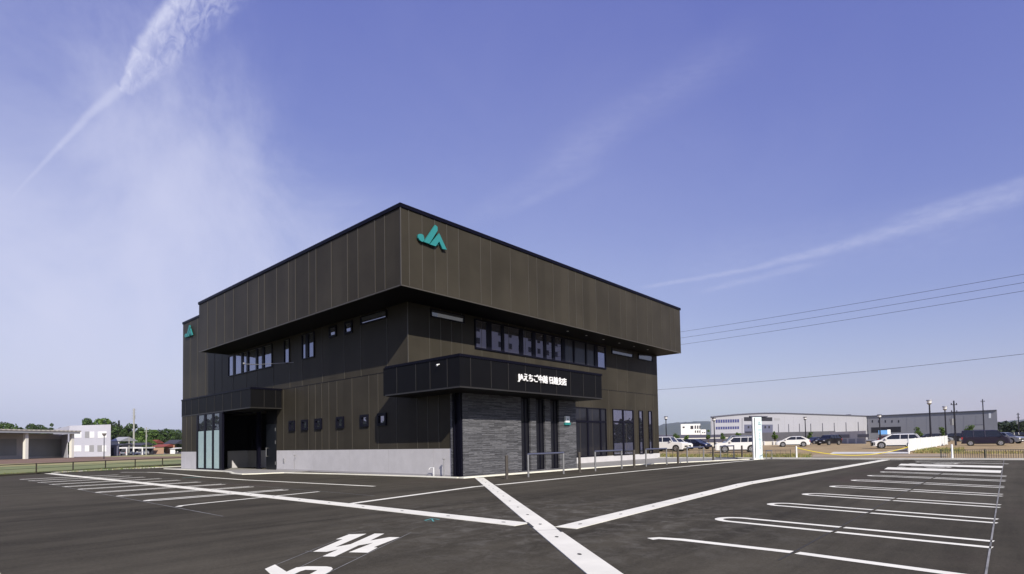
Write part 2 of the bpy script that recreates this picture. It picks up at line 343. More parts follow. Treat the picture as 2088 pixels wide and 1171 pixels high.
# kerb lines
def ribbon(mb, pts, wdt, z, mi=0, z0=None):
    P = [Vector((p[0], p[1], 0)) for p in pts]; Lf = []; Rt = []
    for i, p in enumerate(P):
        d = (P[min(i+1, len(P)-1)]-P[max(i-1, 0)]).normalized(); n = Vector((-d.y, d.x, 0))*(wdt/2); Lf.append(p+n); Rt.append(p-n)
    for i in range(len(P)-1):
        q = [Lf[i], Lf[i+1], Rt[i+1], Rt[i]]
        if z0 is None: mb.add([(v.x, v.y, z) for v in q], [(3, 2, 1, 0)], mi)
        else: mb.poly([(v.x, v.y) for v in q[::-1]], z0, z, mi)
b = MB(); ribbon(b, [(1.5, -2.15), (3.5, -2.2), (6.5, -2.25), (9.5, -2.32), (11.4, -2.4)], .34, .055, 0, 0)
ribbon(b, [(11.4, -2.4), (14, -2.55), (17.7, -3.1), (22, -4.55), (25.9, -5.9), (27.5, -6.4)], .10, .05, 0, 0); struct(b.build('kerb', drainc, fix=True))
b = MB(); ribbon(b, [(1.55, -1.9), (1.35, 2), (.9, 7), (.2, 11.6), (-.35, 12.0), (-1.2, 12.15), (-1.75, 12.6), (-1.6, 14.4), (-.98, 16.5), (-.75, 18), (-.85, 22.3), (-1.0, 29)], .17, .05, 0, 0); struct(b.build('kerb', drainc, fix=True))
b = MB(); b.box(27.6, 27.85, -90, 36, -.05, .10); struct(b.build('kerb', conc))
b = MB(); ribbon(b, [(-60, 8.1), (-10.3, 29.3), (-7.08, 31.0), (-2.76, 33.24), (1.3, 33.5), (27.6, 36.1)], .22, .06, 0, -.05); struct(b.build('kerb', conc, fix=True))
# painted lines
b = MB()
Z = .005
def loop(mb, T, E, side, ya, yb, half=.24, wd=.105, gap=None):
    """a rounded double bay line: tip at T, ends at E"""
    for s in (-1, 1):
        p = []
        n = 9
        for i in range(n): a = math.pi/2*i/(n-1); p.append((T+s*half*math.sin(a), ya+side*(half*(1-math.cos(a)))*1.2))
        y0 = ya+side*half*1.2
        if gap:
            f0 = (gap-.03-y0)/(yb-y0); f1 = (gap+.03-y0)/(yb-y0); f0, f1 = min(f0, f1), max(f0, f1)
            p1 = p + [(T+s*half+(E-T)*f0, y0+(yb-y0)*f0)]; ribbon(mb, p1, wd, Z)
            ribbon(mb, [(T+s*half+(E-T)*f1, y0+(yb-y0)*f1), (E+s*half, yb)], wd, Z)
        else: ribbon(mb, p+[(E+s*half, yb)], wd, Z)
rows = [(-4.72, -5.1), (-1.78, -2.4), (1.0, .25), (3.93, 3.0), (6.9, 5.8), (9.75, 8.6), (12.5, 11.2), (23.7, 22.1)]
for T, E in rows: loop(b, T+.08, E, -1, -16.16, -20.13, .285, .15, -18.2)
ribbon(b, [(-7.36, -16.17), (-7.22, -16.25), (-7.15, -16.6), (-7.19, -18.15)], .17, Z); ribbon(b, [(-7.2, -18.22), (-7.5, -20.3)], .17, Z)
for T, E in ((15.8, 14.3), (19.9, 18.5)):
    b.poly([(T-.95, -15.9), (E-.98, -19.95), (E+.98, -19.95), (T+1.1, -15.75)], Z)
ribbon(b, [(26.1, -15.8), (24.6, -19.85)], .12, Z)
struct(b.build('parking_lines', white))
b = MB(); ribbon(b, [(-7.9, -20.12), (27.4, -19.9)], .022, Z)
ribbon(b, [(-10.15, -7.2), (-10.15, 20)], .03, Z); ribbon(b, [(-5.45, -6), (-5.6, 14)], .025, Z)
struct(b.build('chalk_lines', mat('chalk', (.30, .30, .29), .9, col2=(.13, .13, .125), vscale=1.5)))
b = MB(); ribbon(b, [(-7.8, -18.17), (13.9, -18.1)], .02, .004); ribbon(b, [(-30, -24.4), (26, -24.1)], .015, .004); [ribbon(b, [G(*p_), G(*q_)], .03, .016) for p_, q_ in (((1075.6, 1066.8), (1087.6, 1076.8)), ((1134, 1077), (1145, 1086.5)))]
struct(b.build('paving_joint', mat('joint_tar', (.028, .026, .024), .7)))
b = MB()
tipsL = [-1.08, 1.75, 4.5, 7.3, 9.95, 12.75, 15.6, 18.2, 20.9]
for T in tipsL:
    p = MB(); loop(p, T, T+.15, 1, 0, 0); 
    for s in (-1, 1):
        q = []
        for i in range(9): a = math.pi/2*i/8; q.append((-10.02-.01*T+.27*(1-math.cos(a)), T+s*.2*math.sin(a)))
        ribbon(b, q+[(-5.75, T+.15+s*.2)], .17, Z)
ribbon(b, [(-10.05, -3.95), (-9.9, -3.72), (-9.5, -3.6), (-5.55, -2.9)], .15, Z)
struct(b.build('parking_lines', white))
b = MB()                                          # wheelchair symbols on the two accessible bays
for cx, cy in ((17.6, -17.6), (21.6, -17.6)):
    for i in range(12):
        a0, a1 = R(i*26), R(i*26+26); ribbon(b, [(cx+.45*math.cos(a0), cy+.5*math.sin(a0)), (cx+.45*math.cos(a1), cy+.5*math.sin(a1))], .16, Z)
    ribbon(b, [(cx-.15, cy-.3), (cx-.15, cy+1.0)], .2, Z); ribbon(b, [(cx-.15, cy+.45), (cx+.5, cy+.45)], .16, Z); ribbon(b, [(cx+.5, cy+.1), (cx+.75, cy-.7)], .18, Z)
    b.poly([(cx-.35+.2*math.cos(R(k*45)), cy+1.35+.2*math.sin(R(k*45))) for k in range(8)], Z)
struct(b.build('wheelchair_markings', white))
b = MB(); ribbon(b, [(-7.28, -7.42), (-6.66, -7.25), (-1.55, -6.18), (-.7, -6.2)], .22, Z); ribbon(b, [(-.55, -6.28), (5, -6.25), (9.5, -6.28), (17, -6.42), (27.5, -6.6)], .24, Z)
ribbon(b, [(-4.6, 25.6), (-3.6, 23.5), (-3.42, 21.8), (-3.5, 18.5), (-3.62, 16.5), (-4.0, 12), (-3.97, 6.9), (-3.5, 1), (-3.2, -2.6)], .19, Z)
ribbon(b, [(26.4, -15.2), (26.7, -6.7)], .14, Z)
struct(b.build('lane_lines', white))
# lettering painted on the asphalt
def gl(pts, z=.0052): return [(G(540+x/6.525, 1060+y/6.525, 0).x, G(540+x/6.525, 1060+y/6.525, 0).y) for x, y in pts]
b = MB()
b.poly(gl([(640, 430), (1035, 262), (945, 265), (1120, 198), (1352, 190), (940, 367), (1140, 330), (1460, 188), (1590, 188), (1400, 282), (1660, 235), (1795, 237), (1450, 370), (1500, 375), (1370, 443), (1115, 437), (1440, 312), (1250, 345), (930, 495), (765, 492), (975, 400), (820, 432)])[::-1], .005)
b.poly(gl([(0, 660), (135, 600), (290, 697), (420, 640), (560, 624), (820, 626), (885, 636), (905, 660), (870, 692), (600, 840), (420, 900), (300, 880), (610, 724), (700, 675), (540, 672), (470, 692), (330, 760), (150, 800)])[::-1], .005)
struct(b.build('road_lettering', white, fix=False))
b = MB()
for p, q in (((0, 665), (1040, 240)), ((60, 830), (760, 495)), ((700, 780), (1950, 170)), ((540, 420), (640, 430)), ((1090, 190), (1330, 150)), ((780, 495), (1240, 503))):
    g0, g1 = gl([p, q]); ribbon(b, [g0, g1], .014, .0045)
struct(b.build('chalk_lines', MATS['chalk']))
b = MB(); g = lambda x, y: G(x, y, 0)
ribbon(b, [g(866, 1062), g(880, 1058), g(896, 1060)], .05, Z); ribbon(b, [g(880, 1058), g(884, 1064)], .03, Z); ribbon(b, [g(868, 1063), g(888, 1063)], .02, Z)
ribbon(b, [g(372, 975), g(384, 974), g(400, 974), g(412, 973)], .12, Z)
struct(b.build('survey_mark', mat('teal_chalk', (.10, .35, .33), .8)))
# concrete drain channels with round inspection holes
def drain(pts, wd, zt, holes):
    b = MB(); ribbon(b, pts, wd, zt, 0, -.0); 
    P = [Vector((*p, 0)) for p in pts]; n = sum((v-u).length for u, v in zip(P, P[1:]))
    k = 0
    t = holes*.3
    while t < n:
        r_ = t
        for u, v in zip(P, P[1:]):
            if r_ <= (v-u).length: break
            r_ -= (v-u).length
        d = (v-u).normalized(); q = Vector((-d.y, d.x, 0)); c = u+d*r_
        pp = [c+d*(.055*math.cos(R(a)))+q*(.03*math.sin(R(a))) for a in range(0, 360, 45)]; b.poly([(v.x, v.y) for v in pp], zt+.003, None, 1)
        if k % 4 == 2: b.poly([tuple((c+d*(a+holes/2)+q*s*wd/2)[:2]) for a, s in ((-.006, -1), (.006, -1), (.006, 1), (-.006, 1))], zt+.003, None, 2)
        t += holes; k += 1
    return struct(b.build('drain_channel', [drainc, holem, pline], fix=True))
drain([(2.10, -2.66), (-13.85, -21.9)], .39, .012, 1.41)
drain([(-7.33, -13.55), (-7.3, -8), (-7.45, 10), (-7.78, 29.9)], .44, .008, 1.6)
drain([(-7.2, -14.45), (-3.96, -14.2), (3.8, -13.6), (15, -13.9), (26.9, -14.2)], .44, .008, 1.6)
A_, B_ = G(-40, 1117), G(25, 1189); d_ = (B_-A_).normalized(); n_ = Vector((-d_.y, d_.x, 0)); n_ = n_ if n_.dot(rt) < 0 else -n_
b = MB(); ribbon(b, [A_-d_*6+n_*.28, B_+d_*3+n_*.28], .5, .008); struct(b.build('drain_channel', drainc))
# land to the east: driveway strip, gravel lot, slab
b = MB(); b.poly([(27.85, -90), (31, -90), (31, 60), (27.85, 60)], -.02); struct(b.build('verge', gravel2))
b = MB(); X = [31, 40, 50, 60, 70, 76, 95, 140]
for x0, x1 in zip(X, X[1:]): b.add([(x0, -90, gz(x0)-.02), (x1, -90, gz(x1)-.02), (x1, 60, gz(x1)-.02), (x0, 60, gz(x0)-.02)], [(0, 1, 2, 3)])
struct(b.build('gravel_lot', gravel))
b = MB()
def band(mb, rows, z=.012, mi=0):
    P = [GT(*p) for p in rows]; mb.add([(p.x, p.y, gz(p.x)+z) for p in P], [tuple(range(len(P)))], mi)
band(b, [(1655, 932.5), (1932, 931.5), (1930, 926.5), (1660, 927.5)]); struct(b.build('driveway', mat('tan_paving', (.33, .27, .19), .9, var=.1, vscale=.6)))
b = MB(); band(b, [(1690, 926.2), (1856, 925.2), (1852, 921.8), (1700, 922)]); band(b, [(1800, 921.5), (1815, 921.3), (1853, 915.5), (1850, 915.3)]); struct(b.build('concrete_slab', conc))
b = MB(); band(b, [(1345, 905), (1590, 903), (1800, 898.5), (1790, 896.5), (1590, 900), (1345, 901)], .02); struct(b.build('road', mat('road_grey', (.20, .2, .205), .9)))
# land to the north-west
def gpoly(name, m, pts, z):
    b = MB(); b.poly([tuple(G(*p)[:2]) for p in pts], z); return struct(b.build(name, m, fix=False))
gpoly('rice_field', field, [(-700, 1005), (372, 951), (600, 940), (372, 937), (200, 944.2), (0, 951.8), (-700, 980)], -.045)
gpoly('bank', dryg, [(-700, 981), (0, 952), (200, 944.5), (372, 937.2), (372, 934), (200, 940.5), (0, 946), (-700, 973)], -.03)
gpoly('soil_strip', soil, [(-700, 973.2), (0, 946.2), (200, 940.7), (372, 934.2), (372, 930.5), (200, 931.4), (0, 937.4), (-700, 955)], -.025)
gpoly('forecourt', mat('yard_grey', (.19, .17, .15), .9), [(-700, 955), (0, 937.6), (200, 931.6), (372, 924.6), (372, 920.8), (0, 927)], -.02)
gpoly('meadow', dryg, [(200, 931.7), (372, 930.6), (372, 926), (240, 929.4)], -.018)
# rough grass edge beside the lot
b = MB()
random.seed(3)
def tuft(mb, c, h, s, n=7, mi=0):
    for _ in range(n):
        a = random.uniform(0, 6.28); l = random.uniform(.4, 1)*s; p = Vector((c[0]+random.uniform(-s, s), c[1]+random.uniform(-s, s), c[2]))
        d = Vector((math.cos(a), math.sin(a), 0)); q = Vector((-d.y, d.x, 0))*random.uniform(.01, .035); t = p+d*l*.4+Vector((0, 0, h*random.uniform(.5, 1)))
        mb.add([p-q, p+q, t], [(0, 1, 2)], mi)
for i in range(900):
    f = random.random(); p = Vector((-12, 28.7, 0)).lerp(Vector((1.4, 33.6, 0)), f)
    off = random.uniform(.2, 2.2); tuft(b, (p.x-.3*off, p.y+off, -.03), random.uniform(.05, .22), .18, 6, random.choice((0, 0, 1)))
tag(b.build('edge_grass', [leafs[2], mat('dry_blades', (.30, .26, .10), .9), ]), kind='stuff')
b = MB()
for i in range(1500):
    px = random.uniform(1345, 1650) if i < 1000 else random.uniform(1868, 1962); py = random.uniform(927, 934) if i < 1000 else random.uniform(914, 924)
    p = GT(px, py); tuft(b, (p.x, p.y, gz(p.x)-.02), random.uniform(.08, .32), .25, 6, random.choice((0, 1, 1)))
for i in range(500):
    p = GT(random.uniform(1930, 2088), random.uniform(921, 925)); tuft(b, (p.x, p.y, gz(p.x)-.02), random.uniform(.05, .2), .2, 4, 1)
tag(b.build('weeds', [leafs[2], MATS['dry_blades']]), kind='stuff')

# ------------------------------------------------------------------ the office building
BO = thing('office_building', 'large two-storey bronze and black metal-clad building with overhanging upper storey beside the car park', 'building')
LX, LY, ZT, ZB = 28.0, 24.85, 12.41, 8.72
WX, WY = 2.011, 2.213
ZJ = 5.33
# upper box
b = MB(); b.box(0, LX, 0, LY, ZB, ZT-.16)
for x in [0.45+.757*k for k in (0, 1, 2, 3, 4, 6, 7, 9, 11, 12, 14, 16, 17, 18, 20, 22, 24, 25, 27, 29, 30, 32, 34, 35)]: b.box(x-.014, x+.014, -.018, 0, ZB+.02, ZT-.17, 1)
for y in (1.22, 2.01, 3.47, 4.42, 5.97, 7.56, 8.33, 9.88, 10.7, 12.2, 13.84, 14.69, 16.29, 18.53, 20.04, 21.51, 23.16): b.box(-.018, 0, y-.014, y+.014, ZB+.02, ZT-.17, 1)
b.box(-.03, .012, -.03, .012, ZB, ZT-.17, 1)
b.build('upper_storey', [panel, seam], BO)
b = MB(); b.box(-.06, LX+.06, -.06, LY+.06, ZT-.16, ZT+.02); b.box(.25, LX-.25, .25, LY-.25, ZT+.02, ZT+.03); b.build('roof_coping', cap, BO)
b = MB(); b.box(.06, LX-.06, .06, LY-.02, ZB-.014, ZB-.001); b.build('soffit', soffm, BO)
b = MB(); b.box(-.012, LX+.012, -.012, .06, ZB-.05, ZB-.004); b.box(-.012, .06, .06, LY, ZB-.05, ZB-.004); b.box(LX-.06, LX+.012, .06, LY, ZB-.05, ZB-.004); b.build('soffit_trim', seam, BO)
# main body (first floor and ground floor behind)
b = MB()
b.box(WX, LX, WY, LY, 4.05, ZB-.015); b.box(WX, LX, WY, 18.1, 1.30, 4.05)
for x in [.35+.757*k for k in (4, 5, 6, 7, 9, 12, 14, 20, 23, 28, 30, 34)]: b.box(x-.013, x+.013, WY-.016, WY, ZJ+.02, ZB-.02, 1)
for x in (12.2, 13.0, 15.0, 16.6, 18.1, 20.3, 22.7, 24.2, 25.8, 27.2): b.box(x-.013, x+.013, WY-.016, WY, .45, ZJ-.02, 1)
for y in (3.98, 6.43, 8.14, 10.59, 13.07, 14.7, 17.09, 19.65, 21.39, 23.82): b.box(WX-.016, WX, y-.013, y+.013, ZJ+.02, ZB-.02, 1)
for y in (-1.0, -.09, .72, 1.53, 3.2, 4.84, 5.69, 7.36, 8.96, 9.86, 10.68, 11.44, 12.3, 13.95, 15.59): b.box(WX-.016, WX, y-.013, y+.013, 1.32, ZJ-.02 if y > 2 else 4.0, 1)
b.box(WX+.0, LX, WY-.012, WY, ZJ-.012, ZJ+.012, 2); b.box(WX-.012, WX, WY, 16.0, ZJ-.012, ZJ+.012, 2)
b.box(WX-.025, WX+.01, WY-.025, WY+.01, ZJ, ZB-.02, 1)
b.box(LX-.9, LX, WY-.001, WY+.2, .43, 1.31)
# ground floor volume under the entrance canopy
b.box(WX, 10.7, -1.11, WY+.01, 1.30, 3.86)
b.box(4.2, LX-.01, WY+.001, WY+.3, .43, 1.31)
b.build('cladding_wall', [panel, seam, cap], BO)
# plinth
b = MB(); b.box(WX-.03, 4.0, -1.11, 16.55, 0, 1.302); b.box(2.31, LX-.2, 3.0, 18.08, 0, 1.29, 2); b.box(3.75, LX-.2, 18.09, 24.8, 0, 4.04, 2); b.box(10.86, LX+.03, WY-.03, WY+2, 0, .433)
for y in (.3, 3.9, 7.6, 11.6, 14.2): b.box(WX-.034, WX-.03, y-.008, y+.008, .02, 1.29, 1)
b.box(WX-.05, WX-.03, -1.11, 16.55, 0, .10, 1)
b.build('plinth', [plinthm, pline, soffm], BO)
# wing at the far left
b = MB(); b.box(WX, 16, LY+.002, 34.8, 0, 12.62)
for y in (26.0, 27.5, 29.4, 31.22, 32.94): b.box(WX-.016, WX, y-.012, y+.012, 5.4, 12.6, 1)
b.build('wing', [panel, seam], BO)
b = MB(); b.box(WX-.05, 16.05, LY+.07, 34.86, 12.62, 12.8); b.build('wing_coping', cap, BO)
b = MB(); b.box(0, WX-.002, 25.2, 28.45, 1.30, 4.05)
for y in (26.3, 27.4): b.box(-.016, 0, y-.012, y+.012, 1.3, 4.0, 1)
b.build('porch_wall', [panel, seam], BO)
b = MB(); b.box(-.03, WX-.002, 25.2, 28.48, 0, 1.302); b.build('porch_plinth', plinthm, BO)

def frame_y(name, x0, x1, z0, z1, Y, cols, trans=None, gm=glass, par=BO, fr=.06, th=.07):
    """window on a wall facing -Y: cols = inner mullion edges"""
    b = MB(); yo = Y-th
    b.box(x0, x1, yo, Y+.02, z0, z0+fr); b.box(x0, x1, yo, Y+.02, z1-fr, z1)
    b.box(x0, x0+fr, yo, Y+.02, z0+fr, z1-fr); b.box(x1-fr, x1, yo, Y+.02, z0+fr, z1-fr)
    for (a, c) in cols: b.box(a, c, yo+.005, Y+.02, z0+fr, z1-fr)
    if trans: b.box(x0+fr, x1-fr, yo+.008, Y+.02, trans[0], trans[1])
    f = b.build('window', framem, par)
    xs = [x0+fr]+[v for c in cols for v in c]+[x1-fr]
    for i in range(0, len(xs), 2):
        zz = [(z0+fr, z1-fr)] if not trans else [(z0+fr, trans[0]), (trans[1], z1-fr)]
        for (u, v) in zz:
            sky_tilt = .030 if name == 'slit' and v-u < .6 else 0.; p = MB(); p.sheet([(xs[i], Y-.012, u), (xs[i+1], Y-.012, u), (xs[i+1], Y-.012-sky_tilt, v), (xs[i], Y-.012-sky_tilt, v)], (0, .008, 0)); p.build('pane', glassd if name == 'band' and i in (14, 16, 18) else (glassm2 if name == 'slit' else gm), f, fix=True)  # slit panes shaped with an outward lean so they mirror the sky
    return f
def frame_x(name, y0, y1, z0, z1, X, cols, gm=glass, par=BO, fr=.06, th=.07, trans=None):
    b = MB(); xo = X-th
    b.box(xo, X+.02, y0, y1, z0, z0+fr); b.box(xo, X+.02, y0, y1, z1-fr, z1)
    b.box(xo, X+.02, y0, y0+fr, z0+fr, z1-fr); b.box(xo, X+.02, y1-fr, y1, z0+fr, z1-fr)
    for (a, c) in cols: b.box(xo+.005, X+.02, a, c, z0+fr, z1-fr)
    if trans: b.box(xo+.008, X+.02, y0+fr, y1-fr, trans[0], trans[1])
    f = b.build('window', framem, par)
    ys = [y0+fr]+[v for c in cols for v in c]+[y1-fr]
    for i in range(0, len(ys), 2):
        sky_tilt = .030 if z1-z0 < .75 and z0 > 7 else 0.; p = MB(); p.sheet([(X-.012, ys[i], z0+fr), (X-.012, ys[i+1], z0+fr), (X-.012-sky_tilt, ys[i+1], z1-fr), (X-.012-sky_tilt, ys[i], z1-fr)], (.008, 0, 0)); p.build('pane', gm, f, fix=True)  # short high panes lean out too, added to catch sky reflection
    return f
# upper windows, right wall
frame_y('slit', 3.46, 5.82, 8.16, 8.60, WY, [])
frame_y('band', 6.6, 20.02, 6.86, 8.56, WY, [(7.57, 7.93), (8.79, 9.0), (10.4, 10.71), (11.57, 11.9), (12.73, 12.98), (13.62, 13.88), (14.63, 14.99), (15.94, 16.1), (17.4, 17.54), (18.5, 18.93)], None, glass, BO, .09)  # dark panes put the dimness of a recess into the glass itself
frame_y('slit', 20.87, 24.0, 8.10, 8.60, WY, []); frame_y('slit', 24.82, 27.17, 8.10, 8.60, WY, [])
# ground floor windows, right wall
frame_y('big', 11.0, 19.86, .45, 3.92, WY, [(12.6, 12.75), (14.2, 14.35), (15.85, 16.0), (17.4, 17.56), (19.05, 19.2)], (2.86, 3.0), glassd)
frame_y('w2', 20.77, 23.8, .43, 3.93, WY, [(22.18, 22.34)], (2.9, 3.04), glass)
frame_y('w3', 24.65, 25.3, .43, 3.94, WY, [], None, glass); frame_y('w4', 26.22, 26.8, .43, 3.95, WY, [], None, glass)
# upper windows, left wall
frame_x('band', 17.2, 24.6, 6.98, 8.56, WX, [(18.41, 18.72), (19.46, 19.73), (20.94, 21.23), (21.92, 22.21), (23.37, 23.67)])
frame_x('n', 14.69, 15.45, 6.98, 8.56, WX, []); frame_x('m', 11.5, 13.05, 6.98, 8.56, WX, [(12.2, 12.55)])
frame_x('s', 8.93, 9.75, 7.9, 8.56, WX, [], glass, BO, .12); frame_x('s', 7.24, 8.04, 7.86, 8.56, WX, [], glass, BO, .12); frame_x('sl', 3.95, 6.4, 8.16, 8.60, WX, [])
for (y0, y1) in ((13.97, 14.77), (12.3, 13.11), (10.65, 11.46), (8.19, 8.98), (5.7, 6.49), (4.06, 4.85)): frame_x('q', y0, y1, 2.54, 3.2, WX, [], glass, BO, .14, .09)
# canopies
def canopy(name, x0, x1, y0, y1, z0, z1, sx, sy, front):
    b = MB(); b.box(x0, x1, y0, y1, z0, z1-.10)
    for x in sx: b.box(x-.012, x+.012, y0-.014, y0, z0+.07, z1-.11, 1)
    for y in sy: b.box(x0-.014, x0, y-.012, y+.012, z0+.07, z1-.11, 1)
    b.box(x0-.012, x1+.012, y0-.012, y0+.03, z0-.01, z0+.05, 1); b.box(x0-.012, x0+.03, y0+.03, y1, z0-.01, z0+.05, 1)
    o = b.build(name, [bpanel, bseam], BO)
    b = MB(); b.box(x0-.035, x1+.035, y0-.035, y1, z1-.10, z1+.012); b.build('canopy_coping', cap, o)
    b = MB(); b.box(x0+.05, x1-.05, y0+.05, y1, z0-.03, z0-.011); b.build('canopy_soffit', soffm, o)
    return o
ca = canopy('entrance_canopy', .5, 11.08, -3.26, 2.0, 3.86, 5.25, (1.11, 2.34, 3.45, 4.62, 5.74, 6.99, 8.17, 9.31, 10.46), (1.08, -.34, -1.34, -2.48), True)
b = MB(); b.box(.52, 1.98, 1.99, 2.19, 3.87, 5.2); b.box(WX+.02, 11.05, 1.99, WY-.001, 4.0, 5.2); b.build('canopy_back', bpanel, BO)
ca2 = canopy('side_canopy', -.01, 2.0, 15.85, 28.5, 4.05, 5.36, (.85, 1.6), (17.3, 18.8, 20.3, 21.8, 23.3, 24.8, 26.3, 27.6), False)
b = MB(); b.tube((.38, -1.98, 4.92), (.5, -1.98, 4.95), .02, .02, 8); b.tube((.34, -1.98, 4.88), (.40, -1.98, 4.92), .045, .035, 10); b.build('spotlight', whitep, BO)
for x in (13.9, 16.0, 18.1, 20.2, 22.3, 24.4): 
    b = MB(); b.tube((x, 1.1, ZB-.04), (x, 1.1, ZB-.015), .07, .07, 10); b.build('downlight', lampg, BO)
# lettering on the canopy
def text_obj(body, x, y, z, wdt, hgt, m, parent, name, thick=.03, bold=.0):
    cu = bpy.data.curves.new(name, 'FONT'); cu.body = body; cu.size = 1; cu.offset = bold; cu.extrude = thick; cu.resolution_u = 3
    t = bpy.data.objects.new(name, cu); C.objects.link(t)
    dg = bpy.context.evaluated_depsgraph_get(); dg.update(); me = bpy.data.meshes.new_from_object(t.evaluated_get(dg), depsgraph=dg)
    C.objects.unlink(t); bpy.data.objects.remove(t)
    xs = [v.co.x for v in me.vertices]; ys = [v.co.y for v in me.vertices]
    x0, x1, y0, y1 = min(xs), max(xs), min(ys), max(ys)
    for v in me.vertices:
        a, bb, c = v.co; v.co = ((a-x0)/(x1-x0)*wdt, -c, (bb-y0)/(y1-y0)*hgt)
    me.materials.clear(); me.materials.append(m)
    o = bpy.data.objects.new(name, me); C.objects.link(o); o.parent = parent; o.location = (x, y, z); return o
text_obj("JAえちご中越 日越支店", 4.05, -3.32, 4.32, 3.68, .44, litw, BO, 'sign_lettering', .03, .012)
# emblems
def emb(c): return [PY(820+x/11.71, 440+y/11.71, 0) for x, y in c]
E1 = [[(330, 470), (365, 455), (410, 458), (455, 480), (480, 560), (475, 615), (455, 640), (425, 642), (370, 605), (332, 545)],
      [(740, 240), (795, 290), (795, 380), (600, 692), (470, 645)],
      [(835, 440), (1015, 830), (915, 815), (835, 635), (755, 750), (610, 705)]]
b = MB()
for e in E1: b.sheet([(p.x, -.16, p.z) for p in emb(e)], (0, .09, 0)); 
for e in E1:
    q = emb(e); c = sum(q, Vector())/len(q); b.tube((c.x, -.07, c.z), (c.x, 0, c.z), .04)
b.build('emblem', teal, BO, fix=True)
b = MB()
for e in E1: b.sheet([(WX-.16, 33.95-(p.x-.83)*1.09, 11.2+(p.z-10.84)*.95) for p in emb(e)], (.09, 0, 0))
for e in E1:
    q = emb(e); c = sum(q, Vector())/len(q); b.tube((WX-.07, 33.95-(c.x-.83)*1.09, 11.2+(c.z-10.84)*.95), (WX, 33.95-(c.x-.83)*1.09, 11.2+(c.z-10.84)*.95), .04)
b.build('emblem', teal, BO, fix=True)
# stone clad block with three tall windows
SY = -1.62
b = MB(); xs = [2.12, 6.12, 6.85, 7.3, 8.05, 8.52, 9.28, 10.84]
for i in range(0, 8, 2): b.box(xs[i], xs[i+1], SY, -1.0, 0, 3.85)
b.box(1.93, 2.12, SY+.5, -1.0, 0, 3.85); b.box(10.6, 10.84, -1.0, WY-.002, 0, 3.85); b.box(2.12, 2.4, -1.4, -1.1, 0, 3.85)
for x0, x1 in ((6.12, 6.85), (7.3, 8.05), (8.52, 9.28)): b.box(x0, x1, SY, -1.0, 0, .08)
b.build('stone_wall', stonem, BO)
b = MB(); b.box(2.0, 2.13, SY+.02, SY+.38, 0, 3.85); b.tube((1.93, SY+.36, 0.02), (1.93, SY+.36, 3.85), .05); b.build('downpipe', cap, BO)
for x0, x1 in ((6.12, 6.85), (7.3, 8.05), (8.52, 9.28)): 
    f = frame_y('t', x0, x1, .08, 3.82, SY+.16, [(x1-.34, x1-.28)], (2.55, 2.58), glassd, BO, .05, .05)
b = MB(); b.box(9.76, 10.13, SY-.09, SY, 2.5, 2.95); b.build('plaque', whitep, BO)
b = MB(); b.box(9.70, 10.19, SY-.10, SY-.001, 2.46, 2.60); b.build('plaque_band', teal, BO)
b = MB()
for e in E1[1:]: b.sheet([(9.945+(p.x-1.75)*.13, SY-.10, 2.79+(p.z-11.35)*.15) for p in emb(e)], (0, .01, 0))
b.build('plaque_emblem', greyt, BO, fix=True)
# left entrance under the side canopy
b = MB()
b.box(3.5, 3.7, 18.1, 24.84, 1.302, 4.05); b.box(2.0, 2.3, 16.55, 18.1, 3.1, 4.05); b.box(.1, 3.49, 24.78, 24.85, 1.302, 4.045)
for y in (19.3, 20.8, 22.3, 23.8): b.box(3.485, 3.5, y-.012, y+.012, 1.32, 4.0, 1)
b.build('entrance_wall', [bpanel, bseam], BO)
b = MB(); b.box(3.47, 3.7, 18.1, 24.84, 0, 1.302); b.box(2.0, 3.47, 18.06, 18.12, 0, 1.302); b.box(2.0, 3.46, 24.76, 24.84, 0, 1.302); b.build('entrance_plinth', plinthm, BO)
b = MB(); b.box(1.92, 2.1, 19.22, 19.53, 0, 4.05); b.build('entrance_post', framem, BO)
b = MB(); b.box(1.96, 2.05, 16.62, 18.06, .03, 3.08); d = b.build('door', mat('black_door', (.008, .010, .014), .35, .2), BO)
b = MB(); b.tube((1.86, 17.85, .9), (1.86, 17.85, 1.5), .02); b.tube((1.86, 17.85, .92), (1.96, 17.85, .92), .015); b.tube((1.86, 17.85, 1.48), (1.96, 17.85, 1.48), .015); b.build('door_handle', steel, d)
for z in (.35, 1.75, 2.6):
    b = MB(); b.box(1.94, 1.96, 16.64, 16.72, z, z+.22); b.build('hinge', steel, d)
ys_ = PX(521, 900, 3.5).y; frame_x('slit', ys_, ys_+.55, 1.4, 3.2, 3.49, [], glass, BO, .05, .03)
# glazed vestibule in line with the wing
b = MB(); gx = 0.0
for (y0, y1) in ((24.87, 25.15), (23.33, 23.65), (21.85, 22.12), (20.3, 20.8)): b.box(gx-.06, gx+.08, y0, y1, .0, 4.04)
b.box(gx-.05, gx+.07, 20.8, 24.9, 0, .12); b.box(gx-.05, gx+.07, 20.8, 24.9, 3.96, 4.04)
b.box(gx-.06, 2.0, 20.2, 20.3, 3.95, 4.04)
vf = b.build('vestibule_frame', framem, BO)
for (y0, y1) in ((23.65, 24.87), (22.12, 23.33), (20.8, 21.85)):
    b = MB(); b.box(gx-.01, gx+.01, y0, y1, .12, 2.79); b.build('frosted_pane', frost, vf)
    b = MB(); b.box(gx-.01, gx+.01, y0, y1, 2.79, 3.96); b.build('clear_pane', glassm2, vf)
b = MB(); b.box(.1, 2.0, 24.95, 25.2, 0, 4.05); b.build('vestibule_wall', bpanel, BO)
